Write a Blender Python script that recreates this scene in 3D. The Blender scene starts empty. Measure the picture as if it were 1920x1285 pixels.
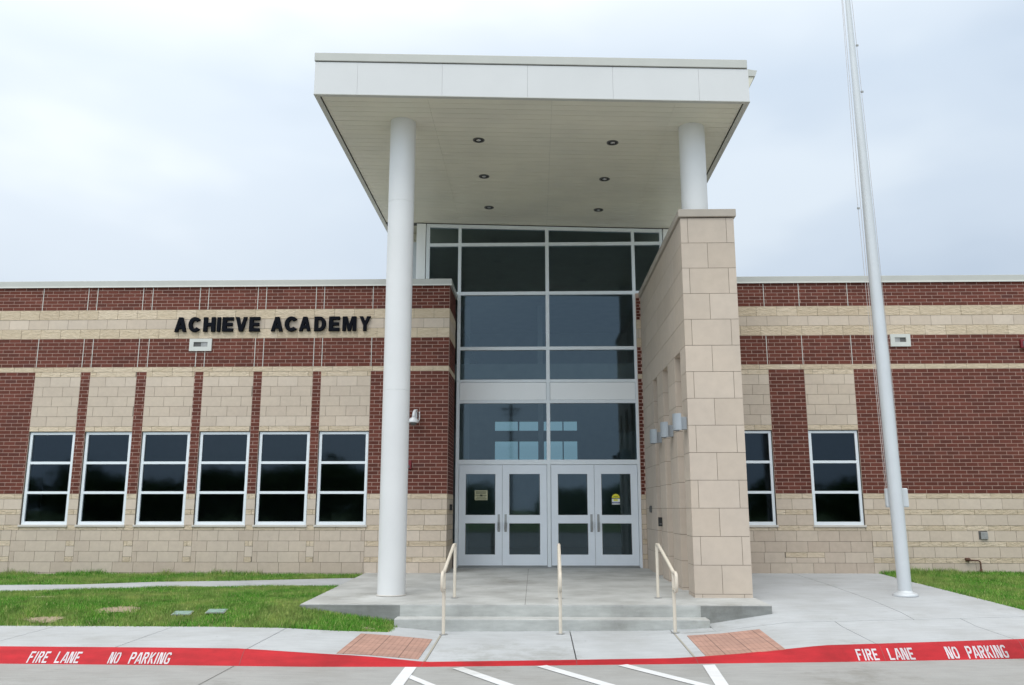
import bpy, bmesh, math, random
import numpy as np
from mathutils import Vector, Matrix
random.seed(7); np.random.seed(7)
R = math.radians
scene = bpy.context.scene
col = scene.collection

# ------------------------------------------------------------ camera
cd = bpy.data.cameras.new("Camera"); cam = bpy.data.objects.new("Camera", cd); col.objects.link(cam)
cd.sensor_fit = 'HORIZONTAL'; cd.sensor_width = 36; cd.lens = 1605.5/1920*36
cd.clip_start = .1; cd.clip_end = 2000
cam.location = (0, 0, 1.2046)
cam.rotation_euler = (R(90+11.013), 0, R(1.511))
scene.camera = cam

# ------------------------------------------------------------ sky (overcast), sun, exposure
SUN_EL, SUN_AZ = 58, 205            # azimuth measured from +Y towards +X
w = bpy.data.worlds.new("World"); scene.world = w; w.use_nodes = True
nt = w.node_tree; nt.nodes.clear()
def N(nt, t, **k):
    n = nt.nodes.new(t)
    for a, b in k.items(): setattr(n, a, b)
    return n
def link(nt, a, b): nt.links.new(a, b)
def ramp(nt, fac, stops, interp='LINEAR'):
    r = N(nt, 'ShaderNodeValToRGB'); r.color_ramp.interpolation = interp
    el = r.color_ramp.elements
    while len(el) > 1: el.remove(el[-1])
    el[0].position = stops[0][0]; el[0].color = (*stops[0][1], 1)
    for p, c in stops[1:]:
        e = el.new(p); e.color = (*c, 1)
    link(nt, fac, r.inputs[0]); return r.outputs[0]
def mixc(nt, a, b, fac, mode='MIX'):
    m = N(nt, 'ShaderNodeMix', data_type='RGBA', blend_type=mode)
    for s, v in ((m.inputs['Factor'], fac), (m.inputs['A'], a), (m.inputs['B'], b)):
        if hasattr(v, 'links'): link(nt, v, s)
        elif isinstance(v, (int, float)): s.default_value = v
        else: s.default_value = (*v, 1)
    return m.outputs['Result']
def mth(nt, op, a, b=0.0, clamp=False):
    m = N(nt, 'ShaderNodeMath', operation=op, use_clamp=clamp)
    for i, v in enumerate((a, b)):
        if hasattr(v, 'links'): link(nt, v, m.inputs[i])
        else: m.inputs[i].default_value = v
    return m.outputs[0]
out = N(nt, 'ShaderNodeOutputWorld'); bg = N(nt, 'ShaderNodeBackground'); link(nt, bg.outputs[0], out.inputs[0])
bg.inputs['Strength'].default_value = 0.1
sky = N(nt, 'ShaderNodeTexSky', sky_type='NISHITA', sun_disc=False)
sky.sun_elevation = R(SUN_EL); sky.sun_rotation = R(SUN_AZ); sky.air_density = 1.2; sky.dust_density = 3
tc = N(nt, 'ShaderNodeTexCoord'); sep = N(nt, 'ShaderNodeSeparateXYZ'); link(nt, tc.outputs['Generated'], sep.inputs[0])
base = ramp(nt, sep.outputs[2], [(0, (.57, .65, .735)), (.12, (.615, .705, .805)), (.28, (.665, .76, .875)), (.45, (.71, .815, .94)),
                                 (.62, (.97, 1.0, 1.0)), (1, (1.0, 1.0, 1.0))])
lum = ramp(nt, sep.outputs[2], [(0, (.5,)*3), (.45, (.5,)*3), (.62, (.62,)*3), (1, (.80,)*3)])   # brighter overhead, as under cloud
base2 = mixc(nt, base, lum, 1.0, 'MULTIPLY')
mp = N(nt, 'ShaderNodeMapping'); link(nt, tc.outputs['Generated'], mp.inputs[0]); mp.inputs['Scale'].default_value = (1, 1, 2.2)
mp.inputs['Location'].default_value = (.35, .1, .55)
nz = N(nt, 'ShaderNodeTexNoise'); link(nt, mp.outputs[0], nz.inputs['Vector'])
nz.inputs['Scale'].default_value = 2.1; nz.inputs['Detail'].default_value = 4; nz.inputs['Roughness'].default_value = .45
cl = ramp(nt, nz.outputs[0], [(.34, (.83, .86, .90)), (.5, (.97, .98, .99)), (.66, (1.14, 1.115, 1.075))], 'EASE')
# a brighter break in the cloud up and to the left
vm = N(nt, 'ShaderNodeVectorMath', operation='DOT_PRODUCT'); nrm = N(nt, 'ShaderNodeVectorMath', operation='NORMALIZE')
link(nt, tc.outputs['Generated'], nrm.inputs[0]); link(nt, nrm.outputs[0], vm.inputs[0])
d = Vector((-.52, .74, .50)).normalized(); vm.inputs[1].default_value = d
glow = ramp(nt, vm.outputs['Value'], [(.86, (1, 1, 1)), (1.0, (1.26, 1.21, 1.15))], 'EASE')
cloud = mixc(nt, mixc(nt, base2, cl, 1.0, 'MULTIPLY'), glow, 1.0, 'MULTIPLY')
# the veiled sun stands behind the camera: the whole sky on that side is brighter
vm2 = N(nt, 'ShaderNodeVectorMath', operation='DOT_PRODUCT'); link(nt, nrm.outputs[0], vm2.inputs[0])
vm2.inputs[1].default_value = Vector((-.3, -.85, .5)).normalized()
# factors above 1 are scaled out of the ramp
half = ramp(nt, vm2.outputs['Value'], [(0, (.5,)*3), (.45, (.66,)*3), (1, (.95,)*3)], 'EASE')
cloud = mixc(nt, cloud, half, 1.0, 'MULTIPLY')
scl = N(nt, 'ShaderNodeVectorMath', operation='SCALE'); link(nt, cloud, scl.inputs[0]); scl.inputs['Scale'].default_value = 40.0
fin = mixc(nt, sky.outputs[0], scl.outputs[0], .97)
link(nt, fin, bg.inputs['Color'])
sd = bpy.data.lights.new("Sun", 'SUN'); sun = bpy.data.objects.new("Sun", sd); col.objects.link(sun)
sd.energy = 0.75; sd.angle = R(24); sd.color = (1, .965, .92)
sv = Vector((math.sin(R(SUN_AZ))*math.cos(R(SUN_EL)), math.cos(R(SUN_AZ))*math.cos(R(SUN_EL)), math.sin(R(SUN_EL))))
sun.rotation_euler = sv.to_track_quat('Z', 'Y').to_euler()
sun.location = sv*60
scene.view_settings.view_transform = 'Standard'; scene.view_settings.look = 'None'
scene.view_settings.exposure = 0.0; scene.view_settings.gamma = 1
scene.render.engine = 'CYCLES'
scene.render.resolution_x = 1024; scene.render.resolution_y = 685
scene.cycles.transparent_max_bounces = 16
scene.cycles.max_bounces = 8

# ------------------------------------------------------------ materials
def newmat(name):
    m = bpy.data.materials.new(name); m.use_nodes = True
    return m, m.node_tree, m.node_tree.nodes['Principled BSDF']
def noise(nt, scale, detail=4, vec=None, rough=.55):
    n = N(nt, 'ShaderNodeTexNoise'); n.inputs['Scale'].default_value = scale; n.inputs['Detail'].default_value = detail
    n.inputs['Roughness'].default_value = rough
    if vec is None:
        g = N(nt, 'ShaderNodeNewGeometry'); vec = g.outputs['Position']
    link(nt, vec, n.inputs['Vector']); return n.outputs[0]
def bump(nt, b, h, strength, dist):
    bp = N(nt, 'ShaderNodeBump'); bp.inputs['Strength'].default_value = strength; bp.inputs['Distance'].default_value = dist
    link(nt, h, bp.inputs['Height']); link(nt, bp.outputs[0], b.inputs['Normal'])
def simple(name, c, rough=.5, metal=0, var=.06, vs=3.0, bs=0, bd=.002, bscale=60, spec=.5):
    m, nt, b = newmat(name)
    n = noise(nt, vs, 5)
    c1 = tuple(max(0, x*(1-var)) for x in c); c2 = tuple(x*(1+var) for x in c)
    link(nt, ramp(nt, n, [(.3, c1), (.7, c2)]), b.inputs['Base Color'])
    b.inputs['Roughness'].default_value = rough; b.inputs['Metallic'].default_value = metal
    b.inputs['Specular IOR Level'].default_value = spec
    if bs: bump(nt, b, noise(nt, bscale, 6), bs, bd)
    return m
def island(name, stops, rough=.8, fine=40, finev=.12, bs=.3, bd=.003, bscale=90, mid=None):
    """one colour per separate block, plus a fine grain"""
    m, nt, b = newmat(name)
    g = N(nt, 'ShaderNodeNewGeometry')
    c = ramp(nt, g.outputs['Random Per Island'], stops)
    f = ramp(nt, noise(nt, fine, 5), [(.25, (1-finev,)*3), (.75, (1+finev,)*3)])
    c = mixc(nt, c, f, 1.0, 'MULTIPLY')
    big = ramp(nt, noise(nt, .8, 3), [(.3, (.93, .93, .94)), (.7, (1.05, 1.04, 1.03))])
    c = mixc(nt, c, big, 1.0, 'MULTIPLY')
    link(nt, c, b.inputs['Base Color']); b.inputs['Roughness'].default_value = rough
    b.inputs['Specular IOR Level'].default_value = .25
    bump(nt, b, noise(nt, bscale, 6), bs, bd)
    return m
M = {}
M['brick'] = island('brick', [(0, (0.100, 0.031, 0.022)), (.35, (0.120, 0.036, 0.024)), (.7, (0.138, 0.040, 0.027)), (.93, (0.156, 0.049, 0.034)), (1, (0.092, 0.032, 0.026))], fine=70, finev=.16)
M['mortar'] = simple('mortar', (.56, .41, .34), .95, bs=.3, var=.1, vs=12)
M['stonemortar'] = simple('stone_joint', (.20, .17, .135), .95, var=.15, vs=9)
M['smooth'] = island('smooth_stone', [(0, (0.523, 0.439, 0.354)), (.5, (0.551, 0.466, 0.375)), (1, (0.584, 0.497, 0.406))], fine=14, finev=.05, bs=.12)
M['smooth_warm'] = island('smooth_stone_pinkish', [(0, (0.485, 0.400, 0.319)), (.5, (0.517, 0.432, 0.346)), (1, (0.549, 0.466, 0.375))], fine=9, finev=.06, bs=.12)
M['cast'] = island('cast_stone', [(0, (0.484, 0.410, 0.334)), (.5, (0.506, 0.431, 0.354)), (1, (0.527, 0.451, 0.374))], fine=7, finev=.045, bs=.1)
M['capstone'] = simple('cap_stone', (.40, .355, .30), .8, var=.05, vs=4)
M['sill'] = simple('sill_stone', (.56, .53, .48), .8)
def rough_stone():
    m, nt, b = newmat('rough_stone')
    g = N(nt, 'ShaderNodeNewGeometry')
    c = ramp(nt, g.outputs['Random Per Island'], [(0, (0.542, 0.443, 0.325)), (.5, (0.587, 0.486, 0.358)), (1, (0.632, 0.529, 0.404))])
    mpn = N(nt, 'ShaderNodeMapping'); link(nt, g.outputs['Position'], mpn.inputs[0]); mpn.inputs['Scale'].default_value = (1, 1, 2.4)
    mpn.inputs['Rotation'].default_value = (0, .35, 0)
    n = noise(nt, 9, 6, mpn.outputs[0], .65)
    c = mixc(nt, c, ramp(nt, n, [(.3, (.88, .86, .82)), (.6, (1.03, 1.03, 1.03))]), 1.0, 'MULTIPLY')
    link(nt, c, b.inputs['Base Color']); b.inputs['Roughness'].default_value = .9; b.inputs['Specular IOR Level'].default_value = .2
    bump(nt, b, n, .8, .035)
    return m
M['rough'] = rough_stone()
M['coping'] = simple('coping_metal', (.46, .465, .43), .45, .0, var=.03)
M['coping_lip'] = simple('coping_lip', (.62, .62, .57), .4, var=.02)
M['alu'] = simple('aluminium_frame', (.74, .79, .82), .38, .0, var=.02)
M['alu_door'] = simple('aluminium_door', (.75, .80, .85), .4, .0, var=.02)
M['spandrel'] = simple('spandrel_metal', (.86, .88, .88), .35, var=.015, vs=1.2)
M['white'] = simple('white_panel', (.59, .595, .59), .35, var=.025, vs=1.2)
M['soffit'] = island('soffit_board', [(0, (0.630, 0.615, 0.514)), (1, (0.651, 0.636, 0.530))], rough=.32, fine=3, finev=.015, bs=.02)
M['column'] = simple('column_paint', (.65, .652, .645), .4, var=.03, vs=1.5)
M['beige_paint'] = simple('beige_paint', (.61, .55, .455), .5, var=.05, vs=20)
M['steel'] = simple('satin_steel', (.34, .345, .34), .3, .8)
M['black'] = simple('black_letter', (.006, .007, .011), .85, spec=.08)
M['dark'] = simple('dark_gap', (.02, .02, .02), .8)
M['dgrey'] = simple('dark_grey', (.10, .10, .095), .6)
M['cream'] = simple('cream_plastic', (.58, .59, .55), .45)
M['wplastic'] = simple('white_plastic', (.70, .71, .72), .35)
M['sconce'] = simple('sconce_metal', (.31, .34, .365), .42, .1)
M['pole'] = simple('pole_metal', (.56, .585, .60), .36, .1, var=.04, vs=2)
M['rope'] = simple('rope', (.50, .47, .45), .9)
M['redbox'] = simple('red_plastic', (.17, .010, .016), .4)
M['rust'] = simple('rusty_pipe', (.12, .06, .04), .8, .2, var=.3, vs=30)
M['grey_metal'] = simple('grey_metal', (.32, .32, .31), .5, .3, var=.15, vs=20)
M['cover'] = simple('utility_cover', (.20, .29, .25), .7, var=.15, vs=15)
M['int_wall'] = simple('interior_wall', (.42, .45, .46), .8)
M['int_floor'] = simple('interior_floor', (.22, .21, .19), .3)
M['int_ceil'] = simple('interior_ceiling', (.5, .5, .48), .9)
M['roofing'] = simple('roofing', (.45, .45, .44), .9)
M['paper'] = simple('paper', (.42, .42, .27), .8)
M['ink'] = simple('ink', (.06, .07, .05), .8)
M['yellow'] = simple('sticker_yellow', (.72, .66, .03), .5)
M['stwhite'] = simple('sticker_white', (.75, .78, .72), .5)
M['stblue'] = simple('sticker_blue', (.06, .08, .28), .5)
M['stblack'] = simple('sticker_black', (.05, .05, .02), .5)
M['bark'] = simple('bark', (.10, .075, .05), .9, var=.3, vs=8)

def concrete(name, c, streak=.06, rough=.8, blotch=.09):
    m, nt, b = newmat(name)
    g = N(nt, 'ShaderNodeNewGeometry')
    mpn = N(nt, 'ShaderNodeMapping'); link(nt, g.outputs['Position'], mpn.inputs[0]); mpn.inputs['Scale'].default_value = (.35, 1.6, 1.6)
    n1 = noise(nt, 1.3, 6, None, .6); n2 = noise(nt, 9, 6, mpn.outputs[0], .6); n3 = noise(nt, 120, 3)
    a = ramp(nt, n1, [(.25, tuple(x*(1-blotch*1.6)*k_ for x, k_ in zip(c, (1, .985, .96)))), (.55, c), (.8, tuple(x*(1+blotch) for x in c))])
    a = mixc(nt, a, ramp(nt, n2, [(.3, (1-streak,)*3), (.7, (1+streak,)*3)]), 1.0, 'MULTIPLY')
    a = mixc(nt, a, ramp(nt, n3, [(.3, (.94,)*3), (.7, (1.06,)*3)]), 1.0, 'MULTIPLY')
    vo = N(nt, 'ShaderNodeTexVoronoi'); link(nt, g.outputs['Position'], vo.inputs['Vector']); vo.inputs['Scale'].default_value = 1.7; vo.inputs['Randomness'].default_value = 1
    a = mixc(nt, a, ramp(nt, vo.outputs['Distance'], [(.018, (.70, .70, .69)), (.03, (1, 1, 1))]), 1.0, 'MULTIPLY')
    st = noise(nt, .55, 8, None, .75)
    a = mixc(nt, a, ramp(nt, st, [(.33, (.80, .79, .76)), (.43, (1, 1, 1))]), 1.0, 'MULTIPLY')
    link(nt, a, b.inputs['Base Color']); b.inputs['Roughness'].default_value = rough; b.inputs['Specular IOR Level'].default_value = .3
    bump(nt, b, n3, .15, .002)
    return m
M['walk'] = concrete('walk_concrete', (.425, .44, .45))
M['porch'] = concrete('porch_concrete', (.445, .45, .435), blotch=.2, streak=.09)
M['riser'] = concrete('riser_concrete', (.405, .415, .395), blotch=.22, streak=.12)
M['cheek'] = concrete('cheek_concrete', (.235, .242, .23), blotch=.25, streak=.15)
M['road'] = concrete('road_concrete', (.315, .315, .305), blotch=.08, streak=.07)
M['gap'] = simple('joint_filler', (.14, .135, .125), .95)
M['gapsand'] = simple('joint_sand', (.33, .31, .26), .95)
M['redpaint'] = concrete('red_curb_paint', (.42, .013, .020), blotch=.2, streak=.16, rough=.7)
M['mark'] = concrete('white_road_paint', (.64, .65, .66), blotch=.07, streak=.05)
M['stencil'] = concrete('stencil_paint', (.58, .54, .56), blotch=.2, streak=.12)

def soil_mat():
    m, nt, b = newmat('lawn_soil')
    c = ramp(nt, noise(nt, 2.2, 6, None, .65), [(.34, (.27, .22, .14)), (.42, (.15, .19, .06)), (.6, (.09, .18, .04))])
    c = mixc(nt, c, ramp(nt, noise(nt, 60, 5), [(.3, (.7,)*3), (.7, (1.25,)*3)]), 1.0, 'MULTIPLY')
    link(nt, c, b.inputs['Base Color']); b.inputs['Roughness'].default_value = .95
    bump(nt, b, noise(nt, 80, 5), .6, .01)
    return m
M['soil'] = soil_mat()
M['dirt'] = simple('bare_dirt', (.30, .235, .165), .95, var=.2, vs=25, bs=.5, bd=.01)
def grass_mat():
    m, nt, b = newmat('grass_blade')
    g = N(nt, 'ShaderNodeNewGeometry')
    c = ramp(nt, g.outputs['Random Per Island'], [(0, (.06, .185, .018)), (.45, (.095, .285, .028)), (.82, (.16, .38, .05)), (.93, (.36, .42, .13)), (1, (.55, .48, .25))])
    dry = ramp(nt, noise(nt, 1.1, 5, None, .6), [(.42, (0, 0, 0)), (.62, (1, 1, 1))])
    c = mixc(nt, c, (.34, .37, .12), mth(nt, 'MULTIPLY', dry, .6))
    c = mixc(nt, c, ramp(nt, noise(nt, 4.5, 5, None, .65), [(.34, (.62, .66, .6)), (.5, (1, 1, 1)), (.68, (1.25, 1.15, 1.1))]), 1.0, 'MULTIPLY')
    link(nt, c, b.inputs['Base Color']); b.inputs['Roughness'].default_value = .6; b.inputs['Specular IOR Level'].default_value = .2
    return m
M['grass'] = grass_mat()
M['leaf'] = island('tree_leaves', [(0, (.04, .085, .025)), (.5, (.07, .13, .035)), (1, (.12, .19, .05))], fine=2, finev=.2, bs=0)

def paver_mat():
    m, nt, b = newmat('tactile_paver')
    tcn = N(nt, 'ShaderNodeTexCoord')
    br = N(nt, 'ShaderNodeTexBrick', offset=0.0, squash=1.0); link(nt, tcn.outputs['Object'], br.inputs['Vector'])
    br.inputs['Scale'].default_value = 1; br.inputs['Brick Width'].default_value = .30; br.inputs['Row Height'].default_value = .30
    br.inputs['Mortar Size'].default_value = .006; br.inputs['Color1'].default_value = (.42, .245, .19, 1); br.inputs['Color2'].default_value = (.36, .215, .17, 1)
    br.inputs['Mortar'].default_value = (.22, .13, .10, 1)
    b2 = N(nt, 'ShaderNodeTexBrick', offset=0.0); link(nt, tcn.outputs['Object'], b2.inputs['Vector'])
    b2.inputs['Scale'].default_value = 1; b2.inputs['Brick Width'].default_value = .06; b2.inputs['Row Height'].default_value = .06
    b2.inputs['Mortar Size'].default_value = .008; b2.inputs['Color1'].default_value = (1.1,)*3+(1,); b2.inputs['Color2'].default_value = (.98,)*3+(1,)
    b2.inputs['Mortar'].default_value = (.84, .82, .80, 1)
    c = mixc(nt, br.outputs[0], b2.outputs[0], 1.0, 'MULTIPLY')
    c = mixc(nt, c, ramp(nt, noise(nt, 6, 6), [(.3, (.86,)*3), (.7, (1.12,)*3)]), 1.0, 'MULTIPLY')
    link(nt, c, b.inputs['Base Color']); b.inputs['Roughness'].default_value = .85
    return m
M['paver'] = paver_mat()

def glass_mat(name, tint, refl, k=1.0):
    m = bpy.data.materials.new(name); m.use_nodes = True; nt = m.node_tree; nt.nodes.clear()
    o = N(nt, 'ShaderNodeOutputMaterial'); mx = N(nt, 'ShaderNodeMixShader')
    tr = N(nt, 'ShaderNodeBsdfTransparent'); tr.inputs[0].default_value = (*tint, 1)
    gl = N(nt, 'ShaderNodeBsdfGlossy'); gl.inputs['Color'].default_value = (*refl, 1); gl.inputs['Roughness'].default_value = .035
    fr = N(nt, 'ShaderNodeFresnel'); fr.inputs['IOR'].default_value = 1.5
    bp = N(nt, 'ShaderNodeBump'); bp.inputs['Strength'].default_value = .02; bp.inputs['Distance'].default_value = .01
    link(nt, noise(nt, 1.3, 2), bp.inputs['Height']); link(nt, bp.outputs[0], gl.inputs['Normal'])
    f = mth(nt, 'MULTIPLY', fr.outputs[0], k, True)
    link(nt, f, mx.inputs[0]); link(nt, tr.outputs[0], mx.inputs[1]); link(nt, gl.outputs[0], mx.inputs[2]); link(nt, mx.outputs[0], o.inputs[0])
    return m
M['glass'] = glass_mat('window_glass', (.34, .38, .38), (.60, .80, 1.0), 1.05)
M['glass_store'] = glass_mat('storefront_glass', (.50, .60, .62), (.66, .86, 1.0), 1.75)
M['glass_back'] = glass_mat('rear_window_glass', (.36, .50, .53), (.8, .9, 1.0), 1.0)
m, nt, b = newmat('lamp_lens'); b.inputs['Base Color'].default_value = (.6, .6, .58, 1); b.inputs['Roughness'].default_value = .15; b.inputs['Metallic'].default_value = .6
M['lens'] = m

# ------------------------------------------------------------ mesh helpers
class MB:
    def __init__(s): s.v = []; s.f = []; s.mi = []; s.calls = []
    def face(s, pts, mi=0):
        n = len(s.v); s.v += [tuple(p) for p in pts]; s.f.append(tuple(range(n, n+len(pts)))); s.mi.append(mi); s.calls.append((n, len(s.v), len(s.f)-1, len(s.f)))
    def mesh(s, vs, fs, mi=0):
        n = len(s.v); s.v += [tuple(p) for p in vs]
        f0 = len(s.f)
        for f in fs: s.f.append(tuple(i+n for i in f)); s.mi.append(mi)
        s.calls.append((n, len(s.v), f0, len(s.f)))
        return s
    def box(s, x0, x1, y0, y1, z0, z1, mi=0, skip=''):
        vs = [(x0, y0, z0), (x1, y0, z0), (x1, y1, z0), (x0, y1, z0), (x0, y0, z1), (x1, y0, z1), (x1, y1, z1), (x0, y1, z1)]
        F = {'b': (3, 2, 1, 0), 't': (4, 5, 6, 7), 'f': (0, 1, 5, 4), 'k': (2, 3, 7, 6), 'l': (3, 0, 4, 7), 'r': (1, 2, 6, 5)}
        return s.mesh(vs, [F[k] for k in F if k not in skip], mi)
    def prism_xz(s, poly, y0, y1, mi=0):     # poly counter-clockwise seen from -Y
        n = len(poly)
        vs = [(x, y0, z) for x, z in poly]+[(x, y1, z) for x, z in poly]
        fs = [tuple(range(n)), tuple(range(2*n-1, n-1, -1))]+[(i, i+n, (i+1) % n+n, (i+1) % n) for i in range(n)]
        fs = fs[:2]+[tuple(reversed((i, (i+1) % n, (i+1) % n+n, i+n))) for i in range(n)]
        return s.mesh(vs, fs, mi)
    def prism_yz(s, poly, x0, x1, mi=0):
        n = len(poly)
        vs = [(x0, y, z) for y, z in poly]+[(x1, y, z) for y, z in poly]
        return s.mesh(vs, [tuple(range(n)), tuple(range(2*n-1, n-1, -1))]+[(i, i+n, (i+1) % n+n, (i+1) % n) for i in range(n)], mi)
    def tube(s, path, r, seg=12, mi=0, rr=None):
        P = [Vector(p) for p in path]; rings = []
        up = Vector((0, 0, 1)); prev = None
        for i, p in enumerate(P):
            if i == 0: t = P[1]-P[0]
            elif i == len(P)-1: t = P[-1]-P[-2]
            else: t = (P[i+1]-p).normalized()+(p-P[i-1]).normalized()
            t.normalize()
            if prev is None:
                a = Vector((1, 0, 0)) if abs(t.x) < .9 else Vector((0, 1, 0))
                u = t.cross(a).normalized()
            else:
                u = (prev-t*prev.dot(t)).normalized()
            prev = u; v = t.cross(u)
            q = rr[i] if rr else r
            rings.append([p+(u*math.cos(2*math.pi*k/seg)+v*math.sin(2*math.pi*k/seg))*q for k in range(seg)])
        vs = [x for ri in rings for x in ri]; fs = []
        for i in range(len(P)-1):
            for k in range(seg):
                a = i*seg+k; b = i*seg+(k+1) % seg
                fs.append((a, b, b+seg, a+seg))
        fs += [tuple(range(seg-1, -1, -1)), tuple(range((len(P)-1)*seg, len(P)*seg))]
        return s.mesh(vs, fs, mi)
    def lathe(s, cx, cy, prof, seg=40, mi=0, a0=0, a1=2*math.pi):
        full = abs(a1-a0-2*math.pi) < 1e-6
        n = seg if full else seg+1
        vs = []
        for r, z in prof:
            for k in range(n):
                a = a0+(a1-a0)*k/seg; vs.append((cx+r*math.cos(a), cy+r*math.sin(a), z))
        fs = []
        for i in range(len(prof)-1):
            for k in range(seg if full else seg):
                k2 = (k+1) % n if full else k+1
                fs.append((i*n+k, i*n+k2, (i+1)*n+k2, (i+1)*n+k))
        return s.mesh(vs, fs, mi)
    def each(s, name, mats, parent=None, **k):
        out_ = []
        for (v0, v1, f0, f1) in s.calls:
            q = MB(); q.v = s.v[v0:v1]; q.f = [tuple(i-v0 for i in f) for f in s.f[f0:f1]]; q.mi = s.mi[f0:f1]
            out_.append(q.build(name, mats, parent, **k))
        return out_
    def build(s, name, mats, parent=None, smooth=False, bevel=0, local=False, autosm=None):
        me = bpy.data.meshes.new(name)
        o = bpy.data.objects.new(name, me); col.objects.link(o)
        off = Vector((0, 0, 0))
        if parent is not None:
            q = parent
            while q is not None: off += q.location; q = q.parent
            o.parent = parent
        if local: off = Vector((0, 0, 0))
        me.from_pydata([(x-off.x, y-off.y, z-off.z) for x, y, z in s.v], [], s.f)
        if not isinstance(mats, (list, tuple)): mats = [mats]
        for mm in mats: me.materials.append(M[mm])
        if len(mats) > 1: me.polygons.foreach_set('material_index', s.mi)
        me.update()
        if smooth: me.shade_smooth()
        if autosm:
            me.shade_smooth(); me.set_sharp_from_angle(angle=R(autosm))
        if bevel:
            bv = o.modifiers.new('bevel', 'BEVEL'); bv.width = bevel; bv.segments = 2; bv.limit_method = 'ANGLE'; bv.angle_limit = R(40)
        return o
def thing(name, label, cat, loc=(0, 0, 0), group=None):
    o = bpy.data.objects.new(name, None); o.empty_display_size = .3; col.objects.link(o); o.location = loc
    tag(o, label, cat, group); return o
def tag(o, label, cat, group=None):
    o['label'] = label; o['category'] = cat
    if group: o['group'] = group
    return o
def structure(o): o['kind'] = 'structure'; return o

# ------------------------------------------------------------ terrain height
YK = [9.7, 11.3, 12.0, 13.0, 15, 16.9]
XK = [-12, -3.2, -1.85, -1.2, 1.6, 2.3, 3.2, 6, 12]
TH = np.array([[-.29, -.27, -.16, -.10, -.06, -.05], [-.29, -.27, -.10, -.07, -.05, -.04], [-.36, -.33, -.30, -.12, -.05, -.04],
               [-.42, -.375, -.364, -.2, -.1, -.04], [-.42, -.35, -.345, -.2, -.1, -.04], [-.38, -.32, -.298, -.15, -.04, 0],
               [-.31, -.24, -.16, -.10, -.03, .01], [-.28, -.22, -.14, -.08, -.02, .01], [-.28, -.22, -.14, -.08, -.02, .01]])
ROAD = -.43
def Hv(X, Y):
    X = np.clip(np.asarray(X, float), XK[0], XK[-1]); Y = np.clip(np.asarray(Y, float), YK[0], YK[-1])
    xi = np.clip(np.searchsorted(XK, X, 'right')-1, 0, len(XK)-2); yi = np.clip(np.searchsorted(YK, Y, 'right')-1, 0, len(YK)-2)
    xk = np.array(XK); yk = np.array(YK)
    u = (X-xk[xi])/(xk[xi+1]-xk[xi]); v = (Y-yk[yi])/(yk[yi+1]-yk[yi])
    return (TH[xi, yi]*(1-u)*(1-v)+TH[xi+1, yi]*u*(1-v)+TH[xi, yi+1]*(1-u)*v+TH[xi+1, yi+1]*u*v)
def H(x, y): return float(Hv([x], [y])[0])
def patch(poly, name, mat, off=0.0, hf=None, step=.3, depth=0, parent=None, seg_extra=()):
    """polygon on the ground, cut into small cells and laid on the terrain; depth>0 gives it sides"""
    bm = bmesh.new(); vs = [bm.verts.new((x, y, 0)) for x, y in poly]; bm.faces.new(vs)
    xs = [p[0] for p in poly]; ys = [p[1] for p in poly]
    cuts = []
    k = math.ceil(min(xs)/step)
    while k*step < max(xs): cuts.append((k*step, 0)); k += 1
    k = math.ceil(min(ys)/step)
    while k*step < max(ys): cuts.append((k*step, 1)); k += 1
    if hf is None:
        cuts += [(x, 0) for x in XK if min(xs) < x < max(xs)]+[(y, 1) for y in YK if min(ys) < y < max(ys)]
    for c, ax in cuts:
        bmesh.ops.bisect_plane(bm, geom=bm.verts[:]+bm.edges[:]+bm.faces[:], plane_co=(c, 0, 0) if ax == 0 else (0, c, 0), plane_no=(1, 0, 0) if ax == 0 else (0, 1, 0))
    bmesh.ops.remove_doubles(bm, verts=bm.verts[:], dist=1e-4)
    f = hf or H
    for v in bm.verts: v.co.z = f(v.co.x, v.co.y)+off
    bmesh.ops.recalc_face_normals(bm, faces=bm.faces[:])
    if bm.faces[:] and sum(fc.normal.z for fc in bm.faces) < 0: bmesh.ops.reverse_faces(bm, faces=bm.faces[:])
    if depth:
        be = [e for e in bm.edges if len(e.link_faces) == 1]
        r = bmesh.ops.extrude_edge_only(bm, edges=be)
        for v in [g for g in r['geom'] if isinstance(g, bmesh.types.BMVert)]: v.co.z -= depth
        bmesh.ops.recalc_face_normals(bm, faces=bm.faces[:])
    me = bpy.data.meshes.new(name); bm.to_mesh(me); bm.free(); me.materials.append(M[mat])
    o = bpy.data.objects.new(name, me); col.objects.link(o)
    if parent: o.parent = parent
    return o
CBX = [-30, -12, -5.8, -4, -2.4, -1.15, 0, 1.1, 3.1, 4.3, 5.5, 12, 30]
CBY = [9.8, 9.66, 9.57, 9.53, 9.47, 9.50, 9.60, 9.70, 9.89, 10.03, 10.19, 10.9, 12.0]
def cb(x): return float(np.interp(x, CBX, CBY))
def cback(x): return cb(x)+.21

# road, far ground
mb = MB(); xs = np.arange(-60, 60.1, 2.0)
rx = sorted(set([-200, 200]+list(np.arange(-30, 30.1, 1.0))+CBX))
for a, b_ in zip(rx[:-1], rx[1:]):
    mb.face([(a, -26, ROAD), (b_, -26, ROAD), (b_, cb(b_)+.02, ROAD), (a, cb(a)+.02, ROAD)])
structure(mb.build('road', 'road'))
mb = MB()
mb.face([(-900, -900, -.50), (900, -900, -.50), (900, 900, -.50), (-900, 900, -.50)])
structure(mb.build('ground', 'soil'))
mb = MB()   # verge beyond the car park, behind the camera
mb.face([(-200, -200, -.36), (200, -200, -.36), (200, -26, -.36), (-200, -26, -.36)])
structure(mb.build('verge', 'soil'))
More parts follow.
